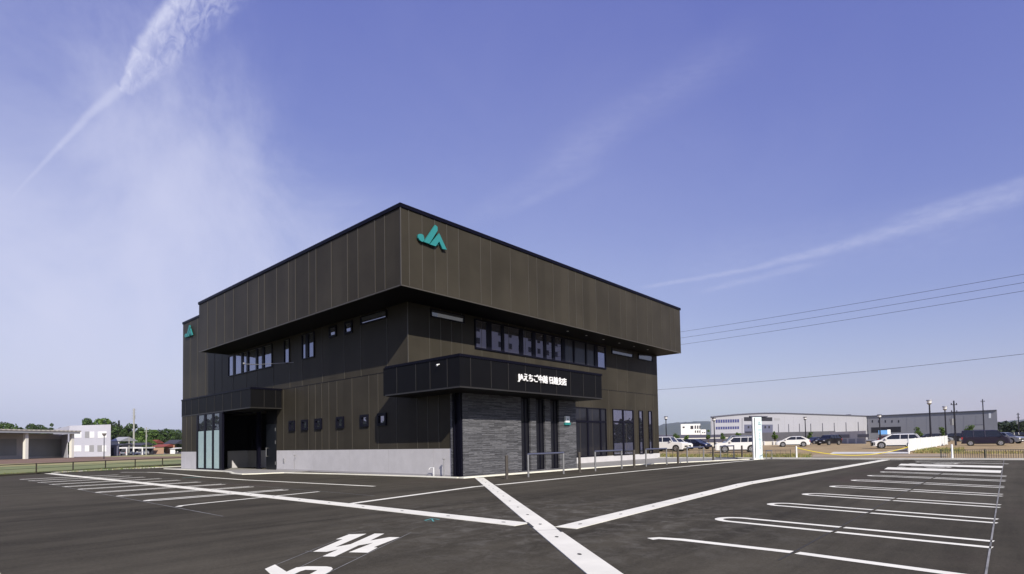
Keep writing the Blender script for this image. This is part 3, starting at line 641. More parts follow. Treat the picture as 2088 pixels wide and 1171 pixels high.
# taps, conduit, sockets by the plinth
b = MB(); b.tube((1.78, .05, 0), (1.78, .05, .42), .02); b.tube((1.78, .05, .42), (1.78, .30, .42), .016); b.tube((1.78, .30, .42), (1.74, .36, .33), .018); tag(b.build('standpipe_tap', whitep), 'white standpipe tap with bent spout at the foot of the pale plinth', 'tap')
b = MB(); b.tube((1.72, -.75, 0), (1.72, -.75, .80), .03); b.blob((1.72, -.75, .84), .06, .06, .05); tag(b.build('hose_post', mat('grey_pvc', (.25, .25, .26), .5)), 'grey hose reel post with black cap beside the stone corner', 'hose post')
b = MB(); b.tube((1.8, 13.7, 0), (1.8, 13.7, .98), .02); b.blob((1.8, 13.7, 1.0), .06, .06, .06); tag(b.build('marker_post', MATS['grey_pvc']), 'thin grey post with black cap in front of the plinth near the side door', 'post')
b = MB(); b.box(1.93, 1.981, 15.4, 15.55, .5, .78); b.build('outlet_cover', MATS['grey_pvc'], BO)
# rod lamp sticking out of the upper wall
b = MB(); b.tube((WX, 14.2, 6.95), (.6, 16.2, 6.9), .02); b.tube((.6, 16.2, 6.9), (.25, 17.2, 7.0), .03); b.blob((.2, 17.35, 7.05), .08, .08, .08); b.build('flag_rod', steel, BO)

# ------------------------------------------------------------------ bollards and hoops
bl = thing('bollard', 'brown steel bollard nearest the stone corner', 'bollard', (2.13, -4.3, 0), 0, 'bollards along the kerb')
b = MB(); b.tube((0, 0, 0), (0, 0, .98), .068, .068, 14); b.tube((0, 0, .98), (0, 0, 1.0), .068, .055, 14); b.build('post', bollm, bl)
b = MB(); b.tube((0, 0, 0), (0, 0, .018), .12, .12, 16); b.build('foot_plate', bollm, bl)
names = ['second brown bollard along the kerb from the stone corner', 'third brown bollard along the kerb, in front of the large ground-floor windows', 'fourth brown bollard along the kerb, just past the building corner', 'fifth brown bollard along the kerb, in front of the dark car', 'brown bollard farthest along the kerb, in front of the white estate car']
for k, nm in enumerate(names): dup(bl, (2.13+5.24*(k+1), -4.3-(.1*max(0, k-1)), 0), 0, nm)
rl = thing('guard_hoop', 'grey steel guard hoop nearest the stone corner', 'guard rail', (3.52, -4.3, 0), 0, 'steel guard hoops along the kerb')
b = MB(); b.tube((0, 0, 0), (0, 0, .98), .045, .045, 12); b.build('leg', steel, rl)
b = MB(); b.tube((2.55, 0, 0), (2.55, 0, .98), .045, .045, 12); b.build('leg', steel, rl)
b = MB(); b.tube((-.02, 0, 1.0), (2.57, 0, 1.0), .045, .045, 12); b.build('top_rail', steelb, rl)
for k, nm in enumerate(['second steel guard hoop from the stone corner', 'third steel guard hoop, at the far corner of the building', 'fourth steel guard hoop, in front of the white off-roader', 'fifth steel guard hoop, in front of the white estate car']):
    dup(rl, (3.52+5.22*(k+1), -4.3-(.1*max(0, k-1)), 0), 0, nm)
dup(rl, (26.0, -7.15, 0), R(4), 'steel guard hoop beside the white sign pillar', .62)

# ------------------------------------------------------------------ sign pillar
p0 = G(1548, 937.3)
sp = thing('sign_pillar', 'tall white and pale teal sign pillar with grey vertical lettering at the lot edge', 'sign pillar', (p0.x, p0.y, 0), YAW+R(18))
# local x = away from the camera
b = MB(); b.box(0, .14, -.32, .30, .05, 3.05); b.build('front_panel', tealp, sp)
b = MB(); b.box(.0, .12, .30, .46, .05, 3.05); b.build('side_panel', whitep, sp)
b = MB(); b.box(-.02, .0, .28, .33, .12, 3.0); b.build('groove', poled, sp)
b = MB(); b.box(-.04, .2, -.36, .5, 0, .05); b.build('base', conc, sp)
b = MB(); b.box(-.012, 0, -.24, -.02, 2.5, 2.56)
b.sheet([(-.012, -.02, 2.58), (-.012, -.1, 2.76), (-.012, -.18, 2.58), (-.012, -.15, 2.58), (-.012, -.1, 2.7), (-.012, -.05, 2.58)], (.01, 0, 0)); b.box(-.012, 0, -.26, .0, 2.1, 2.15)
for k in range(7): z = 1.9-.17*k; b.box(-.012, 0, -.16, -.08, z, z+.02); b.box(-.012, 0, -.13, -.11, z-.08, z+.02); b.box(-.012, 0, -.17, -.07, z-.09, z-.07)
b.box(-.012, 0, -.26, .04, 1.45, 1.47); b.build('lettering', greyt, sp)

# ------------------------------------------------------------------ vehicles
def carpaint(name, c, metal=.3): return mat(name, c, .28, metal, .5, coat=.6)
pw = carpaint('car_white', (.74, .74, .74), 0); pn = carpaint('car_navy', (.012, .014, .045), .4); pk = carpaint('car_black', (.010, .010, .014), .3)
pp = carpaint('car_plum', (.022, .016, .035), .4); ps = carpaint('car_silver', (.35, .37, .40), .6); pr = carpaint('car_maroon', (.08, .02, .03), .4)
PROF = {  # length, width, height, lower outline (x,z) front->rear over the top, cabin [base front, top front, top rear, base rear], belt height, wheelbase
 'hatch': (4.5, 1.78, 1.50, [(2.25, .45), (2.2, .68), (1.75, .86), (1.1, .98), (-1.9, 1.02), (-2.15, .98), (-2.25, .6), (-2.2, .35)], (1.2, .25, -1.15, -2.0), 2.7),
 'wagon': (4.4, 1.72, 1.50, [(2.2, .42), (2.15, .70), (1.8, .82), (1.15, .94), (-2.05, .98), (-2.18, .9), (-2.2, .5), (-2.15, .33)], (1.15, .35, -1.75, -2.1), 2.6),
 'suv': (4.75, 1.85, 1.72, [(2.37, .5), (2.36, .85), (2.1, 1.02), (1.1, 1.12), (-2.25, 1.14), (-2.35, 1.0), (-2.37, .55), (-2.3, .42)], (1.05, .45, -1.75, -2.25), 2.75),
 'offroad': (4.7, 1.88, 1.85, [(2.35, .55), (2.36, 1.0), (2.2, 1.12), (1.0, 1.2), (-2.25, 1.2), (-2.33, 1.1), (-2.35, .6), (-2.3, .45)], (1.0, .55, -2.05, -2.28), 2.8),
 'van': (4.6, 1.78, 1.92, [(2.3, .45), (2.29, .85), (2.15, 1.02), (1.75, 1.1), (-2.2, 1.08), (-2.28, .95), (-2.3, .5), (-2.25, .35)], (1.78, 1.15, -2.12, -2.24), 2.85)}
def make_car(kind, paint, label, cat, loc, rz, scale=1., group=None, bumper=None):
    ln, wd, ht, out, cab, wb = PROF[kind]; h = wd/2
    t = thing('parked_car' if kind != 'van' else 'parked_van', label, cat, loc, rz, group, scale)
    zb = .26; full = [(out[0][0]-.03, zb)]+out+[(out[-1][0]+.05, zb)]
    b = MB(); n = len(full)
    rings = [(-h, .93), (-h+.05, 1.), (h-.05, 1.), (h, .93)]
    vs = []
    for (y, k) in rings:
        for (x, z) in full: vs.append((x*(k if abs(x) > 1.5 else 1), y, zb+(z-zb)*(k*.5+.5)))
    fs = []
    for r in range(3):
        for i in range(n): j = (i+1) % n; fs.append((r*n+i, r*n+j, (r+1)*n+j, (r+1)*n+i))
    fs += [tuple(range(n))[::-1], tuple(range(3*n, 4*n))]
    b.add(vs, fs)
    belt = out[3][1] if kind != 'van' else out[3][1]
    b.build('body', paint, t, fix=True)
    x0, x1, x2, x3 = cab; zt = ht
    g = MB(); hb = h-.05; htp = h-.22
    g.add([(x0, -hb, belt-.02), (x0, hb, belt-.02), (x3, hb, belt), (x3, -hb, belt), (x1, -htp, zt-.06), (x1, htp, zt-.06), (x2, htp, zt-.06), (x2, -htp, zt-.06)],
          [(0, 3, 2, 1), (4, 5, 6, 7), (0, 1, 5, 4), (1, 2, 6, 5), (2, 3, 7, 6), (3, 0, 4, 7)]); g.build('glasshouse', carglass, t, fix=True)
    r = MB(); xm = (x1+x2)/2
    r.add([(x1+.06, -htp-.02, zt-.07), (x1+.06, htp+.02, zt-.07), (x2-.06, htp+.02, zt-.07), (x2-.06, -htp-.02, zt-.07), (x1-.25, -htp+.1, zt), (x1-.25, htp-.1, zt), (x2+.2, htp-.1, zt), (x2+.2, -htp+.1, zt)],
          [(0, 3, 2, 1), (4, 5, 6, 7), (0, 1, 5, 4), (1, 2, 6, 5), (2, 3, 7, 6), (3, 0, 4, 7)])
    for s in (-1, 1):
        r.bar((x0, s*hb, belt), (x1, s*(htp+.01), zt-.05), .06, .07); r.bar((x3, s*hb, belt), (x2, s*(htp+.01), zt-.05), .07, .16 if kind in ('hatch', 'wagon') else .22)
        for f in ((.5,) if kind == 'hatch' else (.36, .70)):
            xx = x1+(x2-x1)*f; r.bar((xx+.05, s*(hb+.005), belt), (xx, s*(htp+.012), zt-.05), .05, .06)
    r.build('roof', paint, t, fix=True)
    for s in (-1, 1): m = MB(); m.box(x0-.35, x0-.18, s*(h+.08)-.09, s*(h+.08)+.09, belt, belt+.14); m.build('wing_mirror', paint, t)
    rr = .33 if kind in ('hatch', 'wagon', 'van') else .38
    wh = MB(); 
    for sx in (wb/2, -wb/2):
        for s in (-1, 1):
            a = MB(); a.tube((sx, s*(h+.004), rr+.02), (sx, s*(h-.12), rr+.02), rr+.07, rr+.07, 20); 
            wo_ = a.build('wheel_arch', tyre, t)
            a = MB(); a.tube((sx, s*(h+.02), rr), (sx, s*(h-.2), rr), rr, rr, 20); w_ = a.build('wheel', tyre, t)
            a = MB(); a.tube((sx, s*(h+.03), rr), (sx, s*(h-.02), rr), rr*.68, rr*.68, 16); a.build('rim', rim, w_)
            a = MB()
            for k in range(5):
                an = R(k*72+20); c = Vector((sx+math.cos(an)*rr*.38, s*(h+.032), rr+math.sin(an)*rr*.38)); a.blob(c, rr*.13, .004, rr*.13, 0, 6, 4)
            a.build('rim_opening', tyre, w_)
    fx = out[1][0]
    for s in (-1, 1):
        a = MB(); a.box(fx-.25, fx+.015, s*(h-.26)-.16, s*(h-.26)+.17, out[1][1]-.14, out[1][1]+.02); a.build('headlight', lampg, t)
        a = MB(); a.box(-fx-.02, -fx+.2, s*(h-.12)-.1, s*(h-.12)+.10, out[1][1]-.05, out[1][1]+.2); a.build('tail_light', red, t)
    a = MB(); a.box(fx-.05, fx+.02, -h+.45, h-.45, .5, .72); a.build('grille', pk, t)
    a = MB(); a.box(fx-.03, fx+.03, -.17, .17, .40, .53); a.build('number_plate', whitep, t)
    a = MB(); a.box(out[0][0]-.1, out[0][0]+.03, -h+.08, h-.08, .26, .40); a.box(-out[0][0]-.03, -out[0][0]+.1, -h+.08, h-.08, .26, .42)
    for s in (-1, 1): a.box(-wb/2+.45, wb/2-.45, s*(h+.005)-.03, s*(h+.005)+.03, .22, .34)
    a.build('sill', pk, t)
    if bumper:
        a = MB(); a.box(fx-.3, fx+.06, -h+.0, h-.0, .30, .68); a.build('bumper', bumper, t)
    return t
def facing(p, left, d=0.):   # heading of a car seen side-on from the camera
    a = math.atan2(p.y-CAM.y, p.x-CAM.x); return a + (math.pi/2 if left else -math.pi/2) + R(d)
def park(kind, paint, label, cat, px, py, left, d=0., s=1., group='cars parked on the gravel lot', bumper=None, zo=0.):
    p = GT(px, py); return make_car(kind, paint, label, cat, (p.x, p.y, gz(p.x)-.01+zo), facing(p, left, d), s, group, bumper)
park('offroad', pw, 'white boxy off-roader partly hidden by the corner of the bronze building', 'off-roader', 1362, 920.5, False, -22, 1.0)
park('suv', pw, 'white estate car nose out behind the boxy white off-roader', 'car', 1378, 918, False, -38, .92)
park('hatch', pn, 'dark navy saloon parked behind the two white cars', 'car', 1419, 916, False, -35, .95)
park('suv', pw, 'white estate car behind the guard hoops, left of the sign pillar', 'estate car', 1504, 922.5, True, 4, .96)
park('van', ps, 'silver van mostly hidden behind the white estate car by the sign pillar', 'van', 1507, 914, True, 12, .93)
park('hatch', pw, 'white hatchback facing left on the gravel right of the sign pillar', 'hatchback', 1616, 910.8, True, 6, 1.0)
park('suv', pk, 'black sport utility car seen from the front behind the white hatchback', 'car', 1690, 907.5, True, 58, .95)
park('hatch', pn, 'navy car with bright roof edge between white hatchback and black car', 'car', 1662, 905.5, True, 50, .9)
park('wagon', pw, 'white estate car with black front bumper partly behind the white panel fence', 'estate car', 1826, 914, True, 5, 1.05, bumper=pk)
park('van', pp, 'dark plum minivan facing right on the gravel by the white fence', 'minivan', 2009, 908.6, False, 2, .93)
park('suv', ps, 'silver car nosing out from behind the plum minivan', 'car', 2048, 904.5, False, -28, .85)
park('hatch', pw, 'white car almost hidden behind the plum minivan', 'car', 2043, 900.5, False, -25, .85)
for i, (px, py, pt, kd, nm) in enumerate([(1815, 903, pr, 'hatch', 'maroon car behind the white estate car with the black bumper'), (1842, 901.5, ps, 'van', 'silver van behind the white estate car with the black bumper'), (1868, 902.5, pn, 'suv', 'navy car right of the roof of the white estate car with the black bumper'),
        (1893, 901.5, pk, 'suv', 'black car behind the tall lamp post and white fence'), (1915, 901, ps, 'hatch', 'silver hatchback between the two lamp posts behind the white fence'), (1940, 900.5, pk, 'suv', 'black car beyond the far end of the white fence'), (2080, 897, pk, 'suv', 'black car at the right edge of the photo'), (2058, 896, pk, 'hatch', 'black car beyond the silver car at the right')]):
    park(kd, pt, nm, 'car', px, py, bool(i % 2), 10, .92, 'cars in the second row behind the white fence')
# row of cars behind the pale boundary wall
for i in range(7):
    px = 1452+i*20 if i < 5 else 1606+(i-5)*30
    park('hatch', [pk, pn, pk, ps, pk, pk, ps][i], ['small black car under the carport roof, leftmost of the row', 'small navy car under the carport roof', 'small black car under the carport roof behind the silver van', 'small silver car under the carport roof', 'small black car under the carport roof just left of the sign pillar', 'small black car beyond the pale wall just right of the sign pillar', 'small silver car beyond the pale wall above the white hatchback'][i], 'car', px, 904.8-i*.35, bool(i % 2), 15, .9, 'cars beyond the pale wall')

# ------------------------------------------------------------------ lamp posts and poles
def lamp(px, yb, yt, label, z=None, lit=False, r=.075):
    dep_h = None
    p = GT(px, yb) ; d = (p-CAM).dot(fw); hgt = (CAM + ray(px, yt)*d).z - gz(p.x)
    t = thing('lamp_post', label, 'lamp post', (p.x, p.y, gz(p.x)-.02), 0, 'lamp posts round the gravel lot')
    b = MB(); b.tube((0, 0, 0), (0, 0, 1.5), r*1.7, r*1.6, 10); b.tube((0, 0, 1.5), (0, 0, hgt-.55), r*1.2, r*.9, 10); b.build('pole', poled, t)
    b = MB(); b.tube((0, 0, hgt-.55), (0, 0, hgt-.38), r*1.1, .26, 12); b.tube((0, 0, hgt-.1), (0, 0, hgt), .30, .26, 12); b.build('lamp_head', poled if not lit else steel, t)
    b = MB(); b.tube((0, 0, hgt-.38), (0, 0, hgt-.1), .2, .24, 12); b.build('lamp_glass', lampg, t)
    return t
lamp(1895+4, 912, 815, 'tallest black lamp post, in front of the white panel fence', lit=True, r=.08)
lamp(1930, 907, 828, 'black lamp post near the far end of the white panel fence', lit=True, r=.075)
lamp(1457.5, 914, 852, 'black lamp post between the navy saloon and the white estate car')
lamp(1359.5, 915.5, 849, 'black lamp post just right of the bronze building')
lamp(1643.5, 908, 850, 'black lamp post rising behind the white hatchback')
lamp(1795.5, 908.5, 845, 'black lamp post behind the white estate car with the black bumper')
q = G(212, 936); t = thing('lamp_post', 'small lamp post in front of the white two-storey block on the left', 'lamp post', (q.x, q.y, 0))
b = MB(); b.tube((0, 0, 0), (0, 0, 4.2), .08, .06, 8); b.build('pole', poled, t)
b = MB(); b.tube((0, 0, 4.2), (0, 0, 4.7), .15, .38, 10); b.build('lamp_head', steel, t)
def upole(px, yb, yt, label, depth=None, r=.16, dark=False, arms=2, trans=True):
    if depth: p = AT(px, HZ(px), depth); p.z = 0; d = depth
    else: p = GT(px, yb); d = (p-CAM).dot(fw)
    hgt = (CAM + ray(px, yt)*d).z
    t = thing('utility_pole', label, 'utility pole', (p.x, p.y, 0), YAW+R(20), 'utility poles')
    b = MB(); b.tube((0, 0, 0), (0, 0, hgt), r, r*.65, 10); b.build('pole', poled if dark else pole, t)
    for k in range(arms):
        z = hgt-.5-.9*k; b = MB(); b.bar((0, -.55, z), (0, .55, z), .07, .07)
        for y in (-.48, 0, .48): b.tube((0, y, z), (0, y, z+.22), .05)
        b.build('crossarm', poled if dark else steel, t)
    if trans: b = MB(); b.tube((.3, 0, hgt-3), (.3, 0, hgt-2.2), .26); b.build('transformer', steel, t)
    return t
upole(1949, 908, 817, 'tall grey utility pole beyond the end of the white fence', None, .12, True)
upole(2007, 900, 814, 'tall dark utility pole in front of the grey warehouse end', 110, .13, True, 1, False)
upole(2078, 900, 842, 'utility pole near the right edge in front of the dark wood', 150, .16, True)
upole(2039, 900, 869, 'short pole at the right corner of the grey warehouse', 170, .14, True, 1, False)
upole(272.5, 928, 833, 'tallest utility pole on the left, with aerials above the carports', None, .3, False, 4)
upole(298, 928, 871, 'slim utility pole right of the tallest one on the left', None, .16)
upole(263, 929, 893, 'short white pole left of the tallest utility pole', None, .16, False, 0, False)
upole(310.5, 926, 911, 'low white post beside the red roofed houses', None, .2, False, 0, False)
for i, (x, yt) in enumerate([(1588, 865), (1609, 865), (1631, 864), (1654, 864), (1678, 863), (1702, 862.5), (1726, 861.5), (1751, 860.5)]):
    p = AT(x, HZ(x), 165); p.z = 0; h = AT(x, yt, 165).z
    b = MB(); b.tube((0, 0, 0), (0, 0, h), .14, .10, 8); o = b.build('fence_pole', mat('pole_grey', (.10, .10, .12), .6)); o.location = p
    tag(o, ['leftmost slim grey pole before the pale factory wall', 'second slim grey pole before the pale factory wall', 'third slim grey pole before the pale factory wall', 'fourth slim grey pole before the pale factory wall', 'fifth slim grey pole before the pale factory wall', 'sixth slim grey pole before the pale factory wall', 'seventh slim grey pole before the pale factory wall', 'rightmost slim grey pole before the pale factory wall, near its corner'][i], 'pole', 'slim poles in front of the factory')
# overhead wires
for i, (a, c, lb) in enumerate([((1386, 676), (2088, 556), 'topmost overhead wire crossing the sky at right'), ((1386, 688.5), (2088, 573), 'middle of the three overhead wires at right'), ((1386, 702), (2088, 590), 'lowest of the three close overhead wires at right'), ((1342, 792.6), (2088, 716), 'single lower overhead wire above the factory')]):
    A = AT(a[0]-60, a[1]+(a[1]-c[1])/(c[0]-a[0])*60, 95); B = AT(c[0]+350, c[1]-(a[1]-c[1])/(c[0]-a[0])*350, 46)
    pts = []
    for k in range(25):
        f = k/24; p = A.lerp(B, f); p.z -= (.55 if i < 3 else 1.0)*4*f*(1-f)*.5; pts.append(p)
    b = MB(); b.path(pts, .020, 5); tag(b.build('power_line', wirem), lb, 'overhead wire', 'overhead wires')

# ------------------------------------------------------------------ fences
t = thing('white_panel_fence', 'long white vertical-panel fence running back from the slab', 'fence')
A = GT(1852.6, 922.3); B = GT(1931, 907.2); dv = (B-A); ln = dv.length; d = dv.normalized(); nn = Vector((-d.y, d.x, 0))
fh = 1.16; n = 60
b = MB()
for i in range(n):
    p = A+dv*(i/n); q = A+dv*((i+.86)/n); z = gz(p.x); ext = nn*.03
    b.sheet([(p.x, p.y, z+.06), (q.x, q.y, z+.06), (q.x, q.y, z+fh), (p.x, p.y, z+fh)], ext)
b.build('panels', whitep, t, fix=True)
b = MB(); b.bar((A.x+nn.x*.06, A.y+nn.y*.06, gz(A.x)+fh-.1), (B.x+nn.x*.06, B.y+nn.y*.06, gz(B.x)+fh-.1), .05, .06); b.bar((A.x+nn.x*.06, A.y+nn.y*.06, gz(A.x)+.2), (B.x+nn.x*.06, B.y+nn.y*.06, gz(B.x)+.2), .05, .06)
b.build('rails', whitep, t)
for i in range(9):
    p = A+dv*(i/8)-nn*.05; b = MB(); b.box(p.x-.04, p.x+.04, p.y-.04, p.y+.04, gz(p.x), gz(p.x)+fh+.04); b.build('post', whitep, t)
# dark mesh fence at right and wire fence left of it
def meshfence(pa, pb, h, label, posts, m, step, rails=(0, 1), wires=0, r=.012, pr_=.03):
    t = thing('mesh_fence', label, 'fence')
    dv = pb-pa; n = int(dv.length/step); b = MB()
    for i in range(n+1): p = pa+dv*(i/n); b.tube((p.x, p.y, gz(p.x)), (p.x, p.y, gz(p.x)+h), r, r, 4)
    for k in rails: b.bar((pa.x, pa.y, gz(pa.x)+h*k), (pb.x, pb.y, gz(pb.x)+h*k), .03, .03)
    for k in range(wires): z = h*(k+1)/(wires+1); b.bar((pa.x, pa.y, z), (pb.x, pb.y, z), .012, .012)
    b.build('mesh', m, t)
    for i in range(posts): p = pa+dv*(i/(posts-1)); b = MB(); b.tube((p.x, p.y, 0), (p.x, p.y, gz(p.x)+h+.05), pr_, pr_, 8); b.build('post', m, t)
    return t
mg = mat('dark_green_wire', (.04, .05, .045), .5)
meshfence(Vector((28.6, -16.9, 0)), Vector((28.9, -34, 0)), .58, 'low dark wire mesh fence along the right end of the car park edge', 9, mg, .11, (.05, 1))
meshfence(Vector((28.4, -8.1, 0)), Vector((28.0, 8.0, 0)), .62, 'low thin wire fence in front of the parked white cars', 8, mg, .35, (.0, 1), 4, .006, .02)
for px, yb, yt, lb in ((1942, 937.5, 907.5, 'white post at the left end of the dark mesh fence'), (1624.5, 936, 911, 'white chain post at the left of the driveway entrance'), (1853, 925.5, 907, 'white post where the yellow rope meets the white panel fence')):
    p = GT(px, yb); d_ = (p-CAM).dot(fw); h = AT(px, yt, d_).z-gz(p.x)
    b = MB(); b.tube((0, 0, 0), (0, 0, h), .055, .055, 10); b.blob((0, 0, h), .055, .055, .04); o = b.build('marker_post', whitep); o.location = (p.x, p.y, gz(p.x)); tag(o, lb, 'post')
pA = GT(1624.5, 936); pB = GT(1853, 925.5)
zA = AT(1624.5, 913, (pA-CAM).dot(fw)).z; 
pts = []
for k in range(21):
    f = k/20; p = pA.lerp(pB, f); z = zA*(1-f)+.62*f - 4*f*(1-f)*.62; pts.append((p.x, p.y, max(z, gz(p.x)+.04)))
b = MB(); b.path(pts, .028, 6); tag(b.build('barrier_rope', mat('yellow_rope', (.62, .50, .03), .6)), 'yellow rope sagging across the driveway entrance', 'rope')
# brown rail fence at the left edge of the lot
t = thing('rail_fence', 'low dark brown rail fence between the car park and the rice field', 'fence')
brn = mat('dark_brown_metal', (.030, .024, .018), .5, .3)
FP = [(-33, 12.0), (-24, 18.6), (-16, 24.4), (-11.4, 27.2), (-8.47, 29.54), (-6.08, 32.0), (-3.58, 34.6), (-1.07, 36.6), (1.46, 38.3), (4.2, 40.1)]
for (x, y) in FP: b = MB(); b.box(x-.035, x+.035, y-.035, y+.035, -.05, .74); b.build('post', brn, t)
for z in (.70, .40, .14):
    b = MB()
    for p, q in zip(FP, FP[1:]): b.bar((p[0], p[1], z), (q[0], q[1], z), .035, .05 if z > .6 else .02)
    b.build('rail', brn, t)
b = MB()
for p, q in zip(FP, FP[1:]): b.bar((p[0], p[1]+.25, .0), (q[0], q[1]+.25, .0), .18, .2)
b.build('retaining_edge', mat('dark_wet_concrete', (.05, .045, .035), .9), t)

# ------------------------------------------------------------------ distant buildings
def block(mb, a, c, thick, z0, zt0, zt1, mi=0):
    """prism whose front face runs from ground point a to c (as seen from the camera) with roof heights zt0, zt1"""
    a = Vector((a.x, a.y, 0)); c = Vector((c.x, c.y, 0)); d = (c-a).normalized(); n = Vector((-d.y, d.x, 0))
    if n.dot((a+c)/2-CAM) < 0: n = -n
    q = c if (a-CAM).dot(rt) < 0 else a; e = Vector((q.x-CAM.x, q.y-CAM.y, 0)).normalized()*thick
    mb.add([(a.x, a.y, z0), (c.x, c.y, z0), (c.x+e.x, c.y+e.y, z0), (a.x+e.x, a.y+e.y, z0), (a.x, a.y, zt0), (c.x, c.y, zt1), (c.x+e.x, c.y+e.y, zt1), (a.x+e.x, a.y+e.y, zt0)],
           [(0, 3, 2, 1), (4, 5, 6, 7), (0, 1, 5, 4), (1, 2, 6, 5), (2, 3, 7, 6), (3, 0, 4, 7)], mi)
    return d, n
def onface(a, c, px, py, out=.05):
    """point where the pixel ray meets the vertical plane through a and c, a little in front of it"""
    d = Vector((c.x-a.x, c.y-a.y, 0)).normalized(); n = Vector((-d.y, d.x, 0))
    if n.dot((a+c)/2-CAM) < 0: n = -n
    r = ray(px, py); t = n.dot(Vector((a.x, a.y, 0))-CAM)/n.dot(r); return CAM+r*t - n*out
def facequad(name, m, a, c, x0, y0, x1, y1, par, out=.06, th=.1):
    P = [onface(a, c, x0, y1, out), onface(a, c, x1, y1, out), onface(a, c, x1, y0, out), onface(a, c, x0, y0, out)]
    z0 = (P[0].z+P[1].z)/2; z1 = (P[2].z+P[3].z)/2
    for q in P[:2]: q.z = z0
    for q in P[2:]: q.z = z1
    d = (P[1]-P[0]).normalized(); n = Vector((-d.y, d.x, 0))
    if n.dot(P[0]-CAM) < 0: n = -n
    b = MB(); b.sheet(P, n*th); return b.build(name, m, par, fix=True)
fl = mat('factory_pale_cladding', (.35, .35, .385), .6, var=.04, vscale=.05); fg = mat('factory_grey_cladding', (.26, .262, .29), .55, var=.03, vscale=.05)
dk = mat('dark_opening', (.02, .02, .03), .8); blue = mat('blue_window', (.05, .055, .16), .2); ft = mat('slate_trim', (.10, .10, .13), .6)
FA = AT(1449, HZ(1449), 205); FB = AT(1769, HZ(1769), 250)
for v in (FA, FB): v.z = 0
t = thing('factory', 'long pale grey factory with gently arched roof and two rows of blue windows', 'factory')
top = [onface(FA, FB, x, y, 0) for x, y in ((1449, 851), (1475, 848.3), (1500, 846), (1530, 844), (1560, 843), (1590, 843), (1640, 844.6), (1700, 846.6), (1769, 849))]
d = (FB-FA).normalized(); n = Vector((-d.y, d.x, 0)); n = n if n.dot(FA-CAM) > 0 else -n
b = MB(); poly = [Vector((top[0].x, top[0].y, 0))]+top+[Vector((top[-1].x, top[-1].y, 0))]; b.sheet(poly, Vector((FA.x-CAM.x, FA.y-CAM.y, 0)).normalized()*60); b.build('wall', fl, t, fix=True)
b = MB()
for p, q in zip(top, top[1:]): b.bar((p-n*.15)+Vector((0, 0, .1)), (q-n*.15)+Vector((0, 0, .1)), .5, .35)
b.build('roof_edge', ft, t)
for r_, (y0, y1) in enumerate(((856, 862.5), (870.5, 876))):
    for i in range(10): x = 1459.5+i*4.85; facequad('window', blue, FA, FB, x, y0-.25*i*.4, x+3.6, y1-.25*i*.4, t)
facequad('upper_opening', dk, FA, FB, 1517, 851, 1574.5, 858.8, t); facequad('recess', mat('recess_blue_grey', (.10, .105, .16), .7), FA, FB, 1517.5, 866, 1575.5, 893, t)
facequad('doorway', dk, FA, FB, 1519, 880, 1548, 894, t, .12); 
for x in (1526, 1533, 1560, 1568): facequad('window', dk, FA, FB, x-1.5, 869, x+1.5, 873.5, t, .14)
for x in (1600, 1618, 1636, 1654, 1672, 1690, 1708, 1726, 1744, 1760): facequad('cladding_joint', mat('pale_joint', (.35, .35, .38), .6), FA, FB, x-.12, 850, x+.12, 885, t, .03, .03)
for x in (1451.5, 1513, 1768): facequad('downpipe', ft, FA, FB, x-.25, 853, x+.25, 885, t, .1, .1)
facequad('vent', mat('vent_grey', (.3, .3, .32), .7), FA, FB, 1579, 852.5, 1590, 857.5, t); facequad('canopy', ft, FA, FB, 1527, 848.4, 1563, 850.2, t, .6, .6)
FC = AT(2035, HZ(2035), 213); FC.z = 0
t = thing('warehouse', 'long mid-grey warehouse with rising roofline right of the pale factory', 'warehouse')
z0 = onface(FB, FC, 1769, 849.3, 0).z; z1 = onface(FB, FC, 2035, 837, 0).z
FB2 = FB+(FC-FB).normalized()*.4
b = MB(); block(b, FB2, FC, 60, 0, z0, z1); b.build('wall', fg, t, fix=True)
d = (FC-FB).normalized(); n = Vector((-d.y, d.x, 0)); n = n if n.dot(FB-CAM) > 0 else -n
b = MB(); b.bar(Vector((FB2.x, FB2.y, z0+.1))-n*.15, Vector((FC.x, FC.y, z1+.1))-n*.15, .5, .35); b.build('roof_edge', ft, t)
for x in (1779, 1792, 1805.5, 1819, 1832.5): facequad('window', dk, FB, FC, x-1.1, 857, x+1.1, 862, t)
facequad('loading_opening', dk, FB, FC, 1776.5, 871, 1837, 882, t); facequad('window', mat('bright_shutter', (.75, .77, .8), .4), FB, FC, 2016, 842.5, 2020.5, 853, t)
facequad('shutter', mat('shutter_grey', (.30, .30, .32), .6), FB, FC, 1976, 867.5, 2006, 876, t); facequad('shutter_frame', ft, FB, FC, 1975, 866.3, 2007, 867.6, t)
for x in (1849, 1866, 1890, 1915, 1940, 1965, 1990): facequad('cladding_joint', mat('joint', (.20, .20, .225), .6), FB, FC, x-.15, 848, x+.15, 880, t, .03, .03)
facequad('base_wall', mat('pale_base', (.55, .55, .56), .7), FB, FC, 1985, 879, 2036, 881.5, t, .4, .4)
# roof vents
for x, y, hh, ww, lb in ((1744, 845.3, 3, 4, 'small dark ventilator on the pale factory roof'), ):
    p = onface(FA, FB, x, y+2.5, -3); b = MB(); b.box(p.x-.5, p.x+.5, p.y-.5, p.y+.5, p.z-.6, p.z+.5); b.box(p.x-.9, p.x+.9, p.y-.9, p.y+.9, p.z+.5, p.z+.7)
    o = b.build('roof_vent', ft, bpy.data.objects['factory'])
